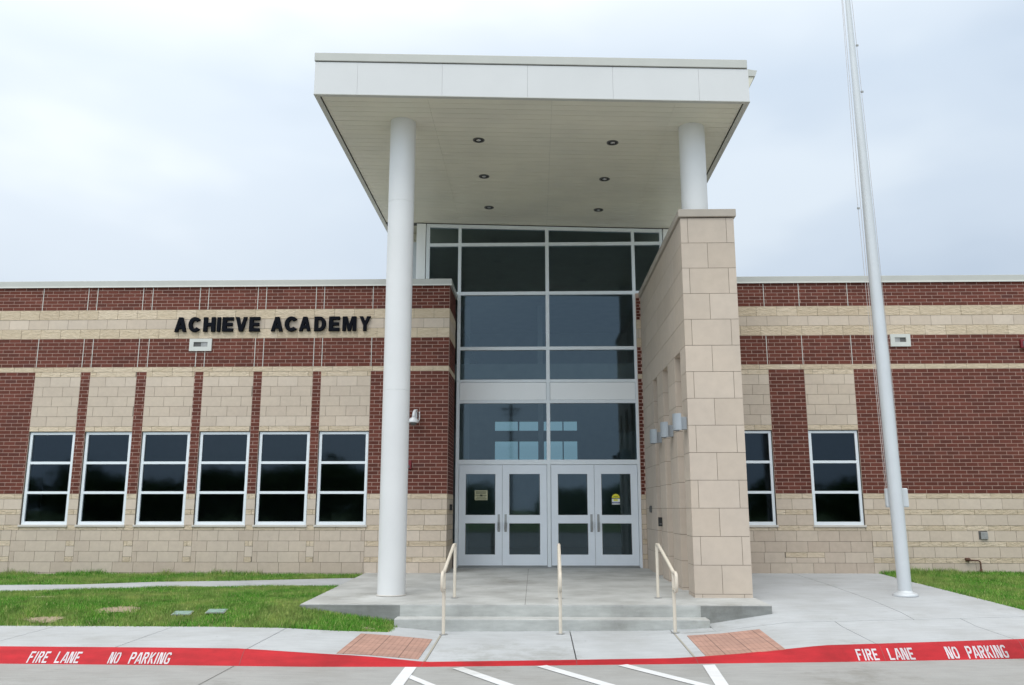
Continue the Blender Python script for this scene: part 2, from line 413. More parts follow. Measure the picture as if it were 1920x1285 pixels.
# road joints (saw cuts)
mb = MB()
for x0, x1 in ((-3.20, -3.14), (-8.1, -8.0), (6.9, 6.9)):
    mb.face([(x1-.005, 2, ROAD+.003), (x1+.005, 2, ROAD+.003), (x0+.005, cb(x0), ROAD+.003), (x0-.005, cb(x0), ROAD+.003)])
for y in (6.4, 2.4): mb.face([(-30, y, ROAD+.003), (30, y, ROAD+.003), (30, y+.01, ROAD+.003), (-30, y+.01, ROAD+.003)])
[structure(o) for o in mb.each('road_joint', 'gap')]
# painted hatching of the access aisle
mb = MB(); z = ROAD+.006
def stripe(p, q, wd, clipy=None):
    p = Vector(p); q = Vector(q); d = (q-p); 
    mb.face([(p.x, p.y, z), (p.x+wd, p.y+.02, z), (q.x+wd, q.y, z), (q.x, q.y, z)][::-1])
mb.face([(-1.375, 9.452, z), (-1.355, 6.0, z), (-1.247, 6.0, z), (-1.251, 9.457, z)])
mb.face([(1.775, 9.655, z), (1.60, 7.4, z), (1.72, 7.4, z), (1.911, 9.69, z)])
for (x0, y0) in ((-1.247, 9.02), (-.87, 9.39), (.01, 9.53), (.872, 9.61)):
    L = min(3.0, (1.68-x0-.06)*1.0/.62)
    for w_ in (.105,):
        x1 = x0+.62*L; y1 = y0-L
        if x0 < -1.2: mb.face([(x0, y0, z), (x0, y0-.17, z), (x1, y1-.17, z), (x1, y1, z)])
        else: mb.face([(x0, y0, z), (x1, y1, z), (x1+w_*.9, y1+.09, z), (x0+w_, y0+.075, z)])
[structure(o) for o in mb.each('road_marking', 'mark')]

# curb, painted red
prof = [(0, 0), (.045, .33), (.095, .66), (.125, .84), (.150, .94), (.180, .985), (.21, 1.0)]
cx = sorted(set(list(np.arange(-30, 30.01, .25))+CBX))
mb = MB(); vs = []
for x in cx:
    zt = H(x, cback(x))+.006
    for dy, k in prof: vs.append((x, cb(x)+dy, ROAD+(zt-ROAD)*k))
n = len(prof); fs = []
for i in range(len(cx)-1):
    for k in range(n-1): fs.append((i*n+k, (i+1)*n+k, (i+1)*n+k+1, i*n+k+1))
mb.mesh(vs, fs); curb = structure(mb.build('curb', 'redpaint', smooth=True))
def curb_joint(x):
    mb = MB(); P = []
    zt = H(x, cback(x))+.006
    for dy, k in prof: P.append((cb(x)+dy-.002, ROAD+(zt-ROAD)*k+.002))
    for p, q in zip(P[:-1], P[1:]): mb.face([(x-.0013, p[0], p[1]), (x+.0013, p[0], p[1]), (x+.0013, q[0], q[1]), (x-.0013, q[0], q[1])])
    mb.build('expansion_joint', 'gap', curb)
for x in (-10.7, -6.17, -3.15, -1.21, .44, 1.75, 3.83, 5.48): curb_joint(x)
def curbpt(x, v, off=.004):
    zt = H(x, cback(x))+.006
    dy = float(np.interp(v, [k for _, k in prof], [a for a, _ in prof]))
    return (x, cb(x)+dy-off*.7, ROAD+(zt-ROAD)*v+off*.7)
ST = {'F': [[(.07, 0), (.07, .93), (.55, .93)], [(.17, .52), (.45, .52)]], 'I': [[(.07, 0), (.07, 1)]],
      'R': [[(.07, 0), (.07, 1)], [(.18, .93), (.40, .93), (.49, .82), (.49, .64), (.40, .52), (.18, .52)], [(.31, .42), (.50, 0)]],
      'E': [[(.55, .93), (.07, .93), (.07, .07), (.55, .07)], [(.17, .5), (.45, .5)]], 'L': [[(.07, 1), (.07, .07), (.55, .07)]],
      'A': [[(.03, 0), (.25, .98)], [(.37, .98), (.59, 0)], [(.24, .28), (.38, .28)]], 'N': [[(.06, 0), (.06, 1)], [(.19, 1), (.40, 0)], [(.53, 0), (.53, 1)]],
      'O': [[(.25, .95), (.11, .85), (.06, .7), (.06, .3), (.11, .15), (.25, .05)], [(.33, .95), (.47, .85), (.52, .7), (.52, .3), (.47, .15), (.33, .05)]],
      'P': [[(.07, 0), (.07, 1)], [(.18, .93), (.42, .93), (.52, .82), (.52, .62), (.42, .48), (.18, .48)]],
      'K': [[(.07, 0), (.07, 1)], [(.19, .52), (.50, 1)], [(.27, .46), (.52, 0)]],
      'G': [[(.52, .78), (.43, .95), (.2, .95), (.07, .8), (.07, .2), (.2, .05), (.43, .05), (.52, .16), (.52, .44), (.33, .44)]]}
def stroke_quads(path, t, asp):
    """thick polyline with mitred corners, in letter units (x is scaled by asp when drawn)"""
    P = [Vector((x*asp, y)) for x, y in path]; L = []
    for i, p in enumerate(P):
        if i == 0: d0 = d1 = (P[1]-P[0]).normalized()
        elif i == len(P)-1: d0 = d1 = (P[-1]-P[-2]).normalized()
        else: d0 = (p-P[i-1]).normalized(); d1 = (P[i+1]-p).normalized()
        n0 = Vector((-d0.y, d0.x)); n1 = Vector((-d1.y, d1.x)); m_ = (n0+n1); m_.normalize()
        k = t/2/max(.5, m_.dot(n0)); L.append((p+m_*k, p-m_*k))
    return [(L[i][0], L[i+1][0], L[i+1][1], L[i][1]) for i in range(len(L)-1)]
def stencil(word, xa, xb):
    mb = MB(); hgt = .115
    adv = [.34 if c == 'I' else .74 for c in word]; tot = sum(adv)-.14
    sx = (xb-xa)/tot; x = xa
    for c, a in zip(word, adv):
        for path in ST[c]:
            for q in stroke_quads(path, .165, 1.0):
                n_ = 3
                for k in range(n_):
                    A, B, C_, D = q
                    def lp(u, P0, P1): return P0+(P1-P0)*u
                    pts = [lp(k/n_, A, B), lp((k+1)/n_, A, B), lp((k+1)/n_, D, C_), lp(k/n_, D, C_)]
                    mb.face([curbpt(x+p.x*sx, 0.055+.69*min(1, max(0, p.y))) for p in pts][::-1])
        x += a*sx
    mb.build('painted_word', 'stencil', curb)
for wd, a, b_ in (('FIRE', -5.488, -5.265), ('LANE', -5.183, -4.915), ('NO', -4.595, -4.48), ('PARKING', -4.368, -3.925),
                  ('FIRE', 3.53, 3.775), ('LANE', 3.89, 4.185), ('NO', 4.56, 4.70), ('PARKING', 4.80, 5.275)): stencil(wd, a, b_)

# ---- front walk: separate cast panels over a darker joint bed
gb = []
xsb = sorted(set(list(np.arange(-30, 30.01, .25))+CBX+XK))
mb = MB()
for a, b_ in zip(xsb[:-1], xsb[1:]):
    for y0, y1 in ((0, .2), (.2, .4), (.4, .6), (.6, .8), (.8, 1)):
        def YY(x, u):
            lo = cback(x)-.01; hi = 12.3 if x > 2.2 else (11.33 if x < -1.86 else 11.75)
            return lo+(hi-lo)*u
        mb.face([(a, YY(a, y0), H(a, YY(a, y0))-.04), (b_, YY(b_, y0), H(b_, YY(b_, y0))-.04), (b_, YY(b_, y1), H(b_, YY(b_, y1))-.04), (a, YY(a, y1), H(a, YY(a, y1))-.04)])
structure(mb.build('walk_bed', 'gap'))
LG = 11.30      # lawn edge, left
def back_left(x): return float(np.interp(x, [-30, -6.9, -4, -3.27, -2.58, -1.86], [11.42, 11.32, 11.31, 11.25, 11.23, 11.33]))
walk = []
jl = [-30, -24, -18.2, -13.7, -10.7, -9.2, -7.68, -6.16, -4.63, -3.15]
def strip(x0, x1, yb=cback, yt=back_left, g=.005, n=6):
    X = [x0+g+(x1-x0-2*g)*k/n for k in range(n+1)]
    return [(x, yb(x)+.001) for x in X]+[(x, yt(x)) for x in reversed(X)]
for a, b_ in zip(jl[:-1], jl[1:]): walk.append(strip(a, b_))
walk.append(strip(-3.15, -1.215))
def back_c(x): return 11.70
walk.append(strip(-1.20, .442, yt=back_c)); walk.append(strip(.447, 1.745, yt=back_c))
walk.append([(-1.86, 11.33), (-1.215, 11.33), (-1.215, 11.70), (-1.86, 11.70)])
def back_r(x): return float(np.interp(x, [1.75, 2.69, 3.81, 5.43, 6.34, 30], [11.36, 11.465, 11.545, 11.67, 11.755, 13.9]))
walk.append(strip(1.757, 3.83, yt=back_r))
jr = [3.83, 5.48, 7.1, 8.7, 10.3, 13, 18, 24, 30]
for a, b_ in zip(jr[:-1], jr[1:]): walk.append(strip(a, b_, yt=back_r))
for p in walk: structure(patch(p, 'sidewalk', 'walk', 0, depth=.06))
# tactile pavers
for p in ([(-2.173, 11.10), (-2.173, 9.76), (-1.285, 9.82), (-1.275, 11.04)], [(1.879, 11.19), (1.879, 9.97), (2.775, 10.05), (2.80, 11.29)]):
    structure(patch(p, 'tactile_paving', 'paver', .006, depth=.02))
mb = MB()
for (x0, y0), (x1, y1) in (((-1.208, 11.35), (-1.208, 9.74)), ((1.751, 11.35), (1.751, 9.98))):
    mb.face([(x0-.012, y0, H(x0, y0)+.005), (x0+.012, y0, H(x0, y0)+.005), (x1+.012, y1, H(x1, y1)+.005), (x1-.012, y1, H(x1, y1)+.005)])
[structure(o) for o in mb.each('sanded_joint', 'gapsand')]
# plaza right of the steps
def pl(x): return back_r(x)+.012
structure(patch([(1.757, 11.375), (2.285, 11.435), (2.285, 11.71), (1.757, 11.71)], 'sidewalk', 'walk', 0, depth=.06))
structure(patch([(2.29, 11.995), (2.29, pl(2.29)), (2.69, pl(2.69)), (3.81, pl(3.81)), (4.865, pl(4.865)), (4.865, 16.95), (3.165, 16.95), (3.165, 11.995)], 'plaza', 'walk', 0, depth=.05))
structure(patch([(4.875, pl(4.875)), (5.43, pl(5.43)), (6.34, pl(6.34)), (6.62, pl(6.62)), (6.47, 13.0), (6.42, 15.2), (6.52, 16.95), (4.875, 16.95)], 'plaza', 'walk', 0, depth=.05))
# lawn soil + blades
lawnL = [(-30, 11.42), (-12, 11.36), (-6.9, 11.32), (-4, 11.31), (-3.27, 11.25), (-2.58, 11.23), (-1.86, 11.33), (-1.80, 12.06), (-3.22, 12.06), (-3.24, 14.62), (-3.465, 14.62), (-4.88, 14.54), (-6.14, 14.36), (-7.25, 13.96), (-8.4, 13.72), (-12, 13.2), (-30, 12.2)]
lawnB = [(-30, 13.4), (-12, 14.4), (-9.1, 14.85), (-7.78, 14.95), (-6.63, 15.48), (-5.28, 15.70), (-3.44, 16.28), (-3.30, 16.93), (-30, 16.93)]
wayp = [(-30, 12.2), (-12, 13.2), (-8.4, 13.72), (-7.25, 13.96), (-6.14, 14.36), (-4.88, 14.54), (-3.465, 14.62), (-3.24, 14.62), (-3.25, 16.2), (-3.44, 16.28), (-5.28, 15.70), (-6.63, 15.48), (-7.78, 14.95), (-9.1, 14.85), (-12, 14.4), (-30, 13.4)]
structure(patch(wayp, 'footpath', 'walk', -.002, depth=.05))
lawnR = [(6.62, 11.79), (30, 13.95), (30, 16.93), (6.52, 16.93), (6.42, 15.2), (6.47, 13.0)]
for p in (lawnL, lawnB, lawnR): structure(patch(p, 'lawn_ground', 'soil', -.012))
mb = MB(); mb.face([(-34, 9.9, -.46), (34, 9.9, -.46), (34, 30, -.46), (-34, 30, -.46)]); structure(mb.build('subgrade', 'soil'))
dirt = [(-5.64, 11.95, .30, .17), (-6.45, 11.55, .28, .12), (-7.3, 13.05, .25, .14), (-2.15, 11.45, .10, .05), (-6.9, 12.4, .10, .05)]
for cx_, cy_, rx_, ry_ in dirt:
    pts = []
    for k in range(18):
        a = 2*math.pi*k/18; q = 1+.22*math.sin(3*a+cx_*5)+.12*math.sin(5*a+cy_)
        pts.append((cx_+rx_*q*math.cos(a), cy_+ry_*q*math.sin(a)))
    structure(patch(pts, 'bare_patch', 'dirt', .004, step=.15))
def inpoly(x, y, poly):
    c = np.zeros(len(x), bool); n = len(poly)
    for i in range(n):
        x1, y1 = poly[i]; x2, y2 = poly[(i+1) % n]
        if y1 == y2: continue
        k = ((y1 > y) != (y2 > y)) & (x < (x2-x1)*(y-y1)/(y2-y1)+x1); c ^= k
    return c
covers = [(-4.70, 11.76), (-4.27, 11.83)]
def blades(poly, x0, x1, y0, y1, dens, name, parent=None):
    n = int((x1-x0)*(y1-y0)*dens)
    x = np.random.uniform(x0, x1, n); y = np.random.uniform(y0, y1, n)
    k = inpoly(x, y, poly)
    for cx_, cy_, rx_, ry_ in dirt: k &= (((x-cx_)/rx_)**2+((y-cy_)/ry_)**2 > .9+np.random.uniform(-.5, .3, n)) | (np.random.rand(n) < .10)
    for a, b_ in covers: k &= ~((abs(x-a) < .125) & (abs(y-b_) < .075) & (np.random.rand(n) > .12))
    x = x[k]; y = y[k]; n = len(x)
    x = x+np.random.normal(0, .022, n); y = y+np.random.normal(0, .022, n); y = np.minimum(y, 16.89)
    z = Hv(x, y)-.012
    clump = .5+.5*np.sin(x*2.3+1.3*np.sin(y*3.1))*np.sin(y*2.9+x)
    h = np.random.uniform(.022, .05, n)*(.7+.7*clump)*(1+1.6*np.clip((y-16.45)/.45, 0, 1)*(.3+.9*(np.sin(x*1.9)+np.sin(x*4.3+1) > .1))); wd = np.random.uniform(.003, .006, n)
    a = np.random.uniform(0, 2*math.pi, n); la = np.random.uniform(0, 2*math.pi, n); ln = np.random.uniform(.2, .8, n)*h
    V = np.empty((n, 3, 3)); dx = np.cos(a)*wd; dy = np.sin(a)*wd
    V[:, 0] = np.c_[x-dx, y-dy, z]; V[:, 1] = np.c_[x+dx, y+dy, z]; V[:, 2] = np.c_[x+np.cos(la)*ln, y+np.sin(la)*ln, z+h+.012]
    return V.reshape(-1, 3)
def tri_mesh(V, name, mat):
    me = bpy.data.meshes.new(name); nv = len(V); nf = nv//3
    me.vertices.add(nv); me.vertices.foreach_set('co', V.ravel()); me.loops.add(nv); me.loops.foreach_set('vertex_index', np.arange(nv, dtype=np.int32))
    me.polygons.add(nf); me.polygons.foreach_set('loop_start', np.arange(0, nv, 3, dtype=np.int32)); me.polygons.foreach_set('loop_total', np.full(nf, 3, dtype=np.int32))
    me.update(); me.validate(); me.materials.append(M[mat]); o = bpy.data.objects.new(name, me); col.objects.link(o); return o
V = np.vstack([blades(lawnL, -13, -1.7, 11.2, 14.7, 7500, 'g'), blades(lawnB, -13, -3.3, 14.3, 16.9, 4500, 'g')])
g = tri_mesh(V, 'grass', 'grass'); g['kind'] = 'stuff'
tag(g, 'mown green lawn with dry patches left of the porch, split by a footpath', 'grass'); 
V = blades(lawnR, 6.4, 13, 11.7, 16.9, 5000, 'g')
g = tri_mesh(V, 'grass', 'grass'); g['kind'] = 'stuff'; tag(g, 'green lawn along the wall to the right of the flagpole', 'grass')

# ---- porch slab and steps
def PZ(x, y): return -.05+.0135*(y-12.9)
def solid_patch(poly, name, mat, hf, depth, step=1.0): return structure(patch(poly, name, mat, 0, hf=hf, step=step, depth=depth))
solid_patch([(-3.19, 12.0), (3.16, 12.0), (3.16, 16.9), (2.285, 18.3), (-1.72, 18.3), (-3.26, 16.92)], 'porch', 'porch', PZ, .45, 1.0)
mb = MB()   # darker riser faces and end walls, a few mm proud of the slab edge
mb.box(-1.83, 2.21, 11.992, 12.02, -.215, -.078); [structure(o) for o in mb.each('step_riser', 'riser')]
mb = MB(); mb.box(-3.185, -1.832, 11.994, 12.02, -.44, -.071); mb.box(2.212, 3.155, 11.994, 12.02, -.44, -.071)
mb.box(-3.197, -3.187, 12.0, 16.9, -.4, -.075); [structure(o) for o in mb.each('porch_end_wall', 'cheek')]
mb = MB(); mb.box(-1.86, 2.27, 11.70, 11.991, -.44, -.212); o = structure(mb.build('step', 'porch', bevel=.008))
mb = MB(); mb.box(-1.857, 2.267, 11.692, 11.699, -.44, -.226); [structure(o) for o in mb.each('step_riser', 'riser')]
mb = MB()
for x in (-.14,): mb.face([(x-.003, 12.02, PZ(0, 12.02)+.002), (x+.003, 12.02, PZ(0, 12.02)+.002), (x+.003, 17.9, PZ(0, 17.9)+.002), (x-.003, 17.9, PZ(0, 17.9)+.002)])
structure(mb.build('porch_joint', 'gap'))

# ------------------------------------------------------------ school building
B = thing('school_building', 'red brick and cream stone school building with dark windows and a tall glass entrance', 'building', (0, 17.5, 0))
YW = 16.9
BAND = [('b', 5.695, 5.21), ('R3', 5.21, 4.61), ('b', 4.61, 4.025), ('r1', 4.025, 3.925)]
LP = [(-10.11, -9.17), (-8.98, -8.03), (-7.83, -6.85), (-6.67, -5.65), (-5.476, -4.45), (-4.28, -3.28)]
RP = [(3.66, 4.64), (5.34, 6.31)]
WB, WT = .905, 2.722
class Facing:
    """bricks and stones as separate shallow blocks standing on a mortar bed; one part per panel"""
    def __init__(s, yf, tf=None, parent=None): s.y = yf; s.tf = tf; s.par = B
    def out(s, m, name, mats):
        if s.tf: m.v = [s.tf(v) for v in m.v]
        return m.build(name, mats, s.par)
    def brick(s, x0, x1, z1, z0, name='brick_panel'):
        c = .0733; L = .228; m = MB(); g = .0046
        m.box(x0, x1, s.y+.0035, s.y+.0125, z0, z1, 0)
        nrow = round((z1-z0)/c); c = (z1-z0)/max(1, nrow)
        for i in range(nrow):
            zt = z1-i*c; off = (.5 if i % 2 else 0)*L
            k = math.floor((x0-off)/L)
            while k*L+off < x1:
                a, b_ = max(x0, k*L+off)+g, min(x1, (k+1)*L+off)-g; k += 1
                if b_-a > .012: m.box(a, b_, s.y-random.uniform(0, .0015), s.y+.0036, zt-c+g, zt-g, 1, skip='k')
        s.out(m, name, ['mortar', 'brick'])
    def stone(s, x0, x1, z1, rows, L=.406, ph=0.0, warm=False, name='stone_panel'):
        z = z1; m = MB(); H_ = sum(h for _, h in rows); g = .0032
        m.box(x0, x1, s.y+.006, s.y+.0125, z1-H_, z1, 0)
        for i, (kind, h) in enumerate(rows):
            off = ph+(.5*L if i % 2 else 0)+(.07 if i % 4 > 1 else 0)
            k = math.floor((x0-off)/L)
            while k*L+off < x1:
                a, b_ = max(x0, k*L+off)+g, min(x1, (k+1)*L+off)-g; k += 1
                if b_-a > .012:
                    m.box(a, b_, s.y-(random.uniform(.0, .006) if kind == 'r' else random.uniform(0, .001)), s.y+.0061, z-h+g, z-g, 2 if kind == 'r' else 1, skip='k')
            z -= h
        s.out(m, name, ['stonemortar', 'smooth_warm' if warm else 'smooth', 'rough'])
    def finish(s, parent): pass
def bands(F, x0, x1, zb=1.5):
    F.brick(x0, x1, 5.695, 5.21, 'brick_band'); F.stone(x0, x1, 5.21, [('r', .2), ('s', .2), ('r', .2)], name='stone_band'); F.brick(x0, x1, 4.61, 4.025, 'brick_band'); F.stone(x0, x1, 4.025, [('r', .1)], name='string_course')
ALT = [('r', .1), ('s', .2)]*5
F = Facing(YW)
bands(F, -16, -1.71)
F.brick(-16, LP[0][0], 3.925, 1.5); F.brick(LP[-1][1], -1.71, 3.925, 1.5)
for a, b_ in LP: F.stone(a, b_, 3.925, [('r', .1)]+[('s', .2)]*5+[('r', .1)], ph=a+.12)
for (a, b_), (c_, d_) in zip(LP[:-1], LP[1:]): F.brick(b_, c_, 3.925, 1.5)
piers = [(-16, LP[0][0])]+[(p[1], q[0]) for p, q in zip(LP[:-1], LP[1:])]+[(LP[-1][1], -1.71)]
for a, b_ in piers: F.stone(a, b_, 1.5, ALT[:4], ph=a+.05)               # down to 0.9
for a, b_ in piers: F.stone(a, b_, .9, [('r', .1)], ph=a-.1)
for a, b_ in LP: F.stone(a, b_, .865, [('r', .065)], ph=a)
F.stone(-16, -10.25, .8, ALT[1:2]+ALT[:4]+[('s', .2)]*2, ph=.1); F.stone(-3.3, -1.71, .8, [('s', .2), ('r', .1), ('s', .2), ('r', .1), ('s', .3)], ph=.2)
x = -10.25
for (a, b_), nx in zip(LP, [q[0] for q in LP[1:]]+[-3.3]):
    e = b_+.02
    F.stone(x, nx if nx != -3.3 else -3.3, .8, [('s', .2)], ph=x+.1, warm=True)
    F.stone(x, e if nx != -3.3 else -3.3, .6, [('s', .2), ('s', .2)], ph=x+.3, warm=True)
    if nx != -3.3: F.stone(e, nx, .6, [('r', .1), ('s', .2), ('r', .1)], ph=e+.07)
    x = nx
F.stone(-10.25, -3.3, .2, [('s', .2), ('s', .2)], ph=.33, warm=True)
F.finish(B)
F = Facing(YW)
bands(F, 3.0, 16)
F.brick(RP[0][1], RP[1][0], 3.925, 1.5); F.brick(RP[1][1], 16, 3.925, 1.5); F.brick(3.0, RP[0][0], 3.925, 1.5)
for a, b_ in RP: F.stone(a, b_, 3.925, [('r', .1)]+[('s', .2)]*5+[('r', .1)], ph=a+.17)
for a, b_ in ((3.0, RP[0][0]), (RP[0][1], RP[1][0])): F.stone(a, b_, 1.5, ALT[:4], ph=a+.1)
F.stone(RP[1][1], 16, 1.5, ALT[:4], ph=.2)
for a, b_ in RP: F.stone(a, b_, .865, [('r', .065)], ph=a)
for a, b_ in ((3.0, RP[0][0]), (RP[0][1], RP[1][0])): F.stone(a, b_, .9, [('r', .1)], ph=a)
F.stone(RP[1][1], 16, .9, [('r', .1)], ph=.1)
F.stone(3.0, 6.42, .8, [('s', .2), ('s', .2)], ph=.12, warm=True); F.stone(3.0, 4.75, .4, [('s', .2)], ph=.3, warm=True); F.stone(4.75, 5.5, .4, [('r', .1), ('s', .1)], ph=.3)
F.stone(5.5, 6.42, .4, [('s', .2)], ph=.2, warm=True); F.stone(3.0, 6.42, .2, [('s', .2), ('s', .2)], ph=0, warm=True)
F.stone(6.42, 16, .8, [('s', .2), ('r', .1), ('s', .2), ('r', .1), ('s', .2), ('s', .2)], ph=.2)
F.finish(B)
# return walls beside the entrance (left one faces +X, right one is a narrow jamb)
XR = -1.71
F = Facing(0, lambda v: (XR-v[1]*1.0, YW+v[0], v[2]))
bands(F, .012, 1.26); F.brick(.012, 1.26, 3.925, 1.5); F.stone(.012, 1.26, 1.5, ALT)
F.finish(B)
F = Facing(18.08)
x0, x1 = 2.20, 2.30
bands(F, x0, x1); F.brick(x0, x1, 3.925, 1.5); F.stone(x0, x1, 1.5, ALT)
F.finish(B)
mb = MB(); mb.box(2.20, 2.9, 18.093, 18.24, -.1, 5.8); mb.build('wall', 'mortar', B)
# solid cores behind the facing
mb = MB()
def core(x0, x1, wins, end=False):
    mb.box(x0, x1, YW+.013, YW+.26, -.5, WB-.05); mb.box(x0, x1, YW+.013, YW+.26, WT, 5.68)
    e = [x0]+[q for w_ in wins for q in w_]+[x1]
    for a, b_ in zip(e[::2], e[1::2]): mb.box(a, b_, YW+.013, YW+.26, WB-.05, WT)
core(-16, XR-.013, LP); core(3.0, 16, RP)
mb.box(XR-.26, XR-.013, YW+.26, 18.3, -.5, 5.68)
mb.build('wall', 'stonemortar', B)
mb = MB(); mb.box(-16, XR-.013, YW+.26, 28, 5.45, 5.6); mb.box(3.0, 16, YW+.26, 28, 5.45, 5.6); mb.each('roof', 'roofing', B)
mb = MB()
for x0, x1 in ((-16.2, -16), (16, 16.2), (-3.2, -3.0), (3.2, 3.4)): mb.box(x0, x1, YW+.2 if abs(x0) > 10 else 18.4, 28, -.5, 5.45)
mb.box(-16, -3.2, 27.8, 28, -.5, 5.45); mb.box(3.4, 16, 27.8, 28, -.5, 5.45)
mb.each('wall', 'int_wall', B)
# coping, and the white joints in the brick bands
mb = MB()
def coping(x0, x1, xi=None):
    mb.box(x0, x1, YW-.035, YW+.32, 5.70, 5.825)
coping(-16.2, XR+.035); mb.box(XR-.30, XR+.035, YW+.32, 18.17, 5.70, 5.825); coping(3.131, 16.2)
mb.each('coping', 'coping', B, bevel=.006)
mb = MB(); mb.box(-16.2, XR+.042, YW-.043, YW-.036, 5.682, 5.712); mb.box(3.14, 16.2, YW-.043, YW-.036, 5.682, 5.712); mb.box(XR+.036, XR+.043, YW-.03, 18.17, 5.682, 5.712)
mb.each('drip_edge', 'coping_lip', B)
mb = MB()
for x in [q for p in LP for q in p]+[-1.0e9] + [4.63, 5.33, 6.30, 6.80, 6.87]:
    if x < -100: continue
    for z0, z1 in ((5.21, 5.68), (4.025, 4.61)):
        if z0 < 5 and -7.0 < x < -6.5: z1 = 4.34
        mb.box(x-.006, x+.006, YW-.005, YW+.004, z0, z1)
mb.each('control_joint', 'coping_lip', B)
# windows
def window(a, b_):
    a += .012; b_ -= .012; y0, y1 = YW+.035, YW+.10; fw = .052
    m_ = MB(); m_.box(a, a+fw, y0, y1, WB, WT-.01); m_.box(b_-fw, b_, y0, y1, WB, WT-.01)
    m_.box(a+fw, b_-fw, y0+.001, y1, WT-.01-fw*.9, WT-.01); m_.box(a+fw, b_-fw, y0+.001, y1, WB, WB+.062)
    zz = WB+.062; hh = (WT-.01-fw*.9-zz-2*.05)/3
    for k in (1, 2): m_.box(a+fw, b_-fw, y0+.003, y1, zz+k*hh+(k-1)*.05, zz+k*hh+k*.05)
    wn = m_.build('window', 'alu', B)
    g_ = MB()
    for k in range(3):
        z0 = zz+k*(hh+.05); g_.face([(a+fw, y0+.03, z0), (b_-fw, y0+.03, z0), (b_-fw, y0+.03, z0+hh), (a+fw, y0+.03, z0+hh)])
    g_.build('pane', 'glass', wn)
    s_ = MB(); s_.box(a-.03, b_+.03, YW-.03, YW+.10, WB-.04, WB-.001); s_.build('sill', 'sill', wn, bevel=.004)
    return wn
for a, b_ in LP+RP: window(a, b_)

# ---- glass entrance front
YS = 18.2
def sof(x): return 7.437-.0325*(x+2.3)
fr = MB(); hw = .034
def vbar(x, z0, z1, hw_=hw, d=0):
    fr.prism_xz([(x-hw_, z0), (x+hw_, z0), (x+hw_, z1 if z1 else sof(x+hw_)-.001), (x-hw_, z1 if z1 else sof(x-hw_)-.001)], YS-.05-d, YS+.08)
def hbar(x0, x1, z0, z1, d=.003): fr.prism_xz([(x0, z0), (x1, z0), (x1, z1), (x0, z1)], YS-.05+d, YS+.08)
XC = [-1.633, .292, 2.18]
vbar(XC[0], .02, None); vbar(XC[1], .02, None, .038); vbar(XC[2], .02, None)
vbar(-2.34, 5.5, None, .04); vbar(2.80, 5.5, None, .032)
for a, b_ in ((XC[0]+hw, XC[1]-.038), (XC[1]+.038, XC[2]-hw)):
    hbar(a, b_, 2.125, 2.225); hbar(a, b_, 3.42, 3.488); hbar(a, b_, 3.868, 3.93); hbar(a, b_, 4.575, 4.645); hbar(a, b_, 5.80, 5.872); hbar(a, b_, 6.915, 6.985)
    fr.prism_xz([(a, sof(a)-.075), (b_, sof(b_)-.075), (b_, sof(b_)-.001), (a, sof(a)-.001)], YS-.047, YS+.08)
for a, b_ in ((-2.30, XC[0]-hw), (XC[2]+hw, 2.768)):
    hbar(a, b_, 6.915, 6.985); hbar(a, b_, 5.80, 5.872)
    fr.prism_xz([(a, sof(a)-.075), (b_, sof(b_)-.075), (b_, sof(b_)-.001), (a, sof(a)-.001)], YS-.047, YS+.08)
SF = fr.build('storefront_frame', 'alu', B)
def glass_pane(x0, x1, z0, z1, top=None):
    g_ = MB(); zt0, zt1 = (z1, z1) if not top else (sof(x0)-.08, sof(x1)-.08)
    g_.face([(x0, YS, z0), (x1, YS, z0), (x1, YS, zt1), (x0, YS, zt0)]); g_.build('glass_pane', 'glass_store', SF)
for a, b_ in ((XC[0], XC[1]), (XC[1], XC[2])):
    for z0, z1 in ((2.2, 3.43), (3.90, 4.60), (4.62, 5.83), (5.85, 6.93)): glass_pane(a+.01, b_-.01, z0, z1)
    glass_pane(a+.01, b_-.01, 6.96, 0, True)
for a, b_ in ((-2.34, XC[0]), (XC[2], 2.80)):
    glass_pane(a, b_-.01, 5.6, 6.93); glass_pane(a, b_-.01, 6.96, 0, True)
for a, b_ in ((XC[0]+hw+.004, XC[1]-.042), (XC[1]+.042, XC[2]-hw-.004)):
    m_ = MB(); m_.box(a, b_, YS-.035, YS+.02, 3.492, 3.864); m_.build('spandrel_panel', 'spandrel', SF, bevel=.004)
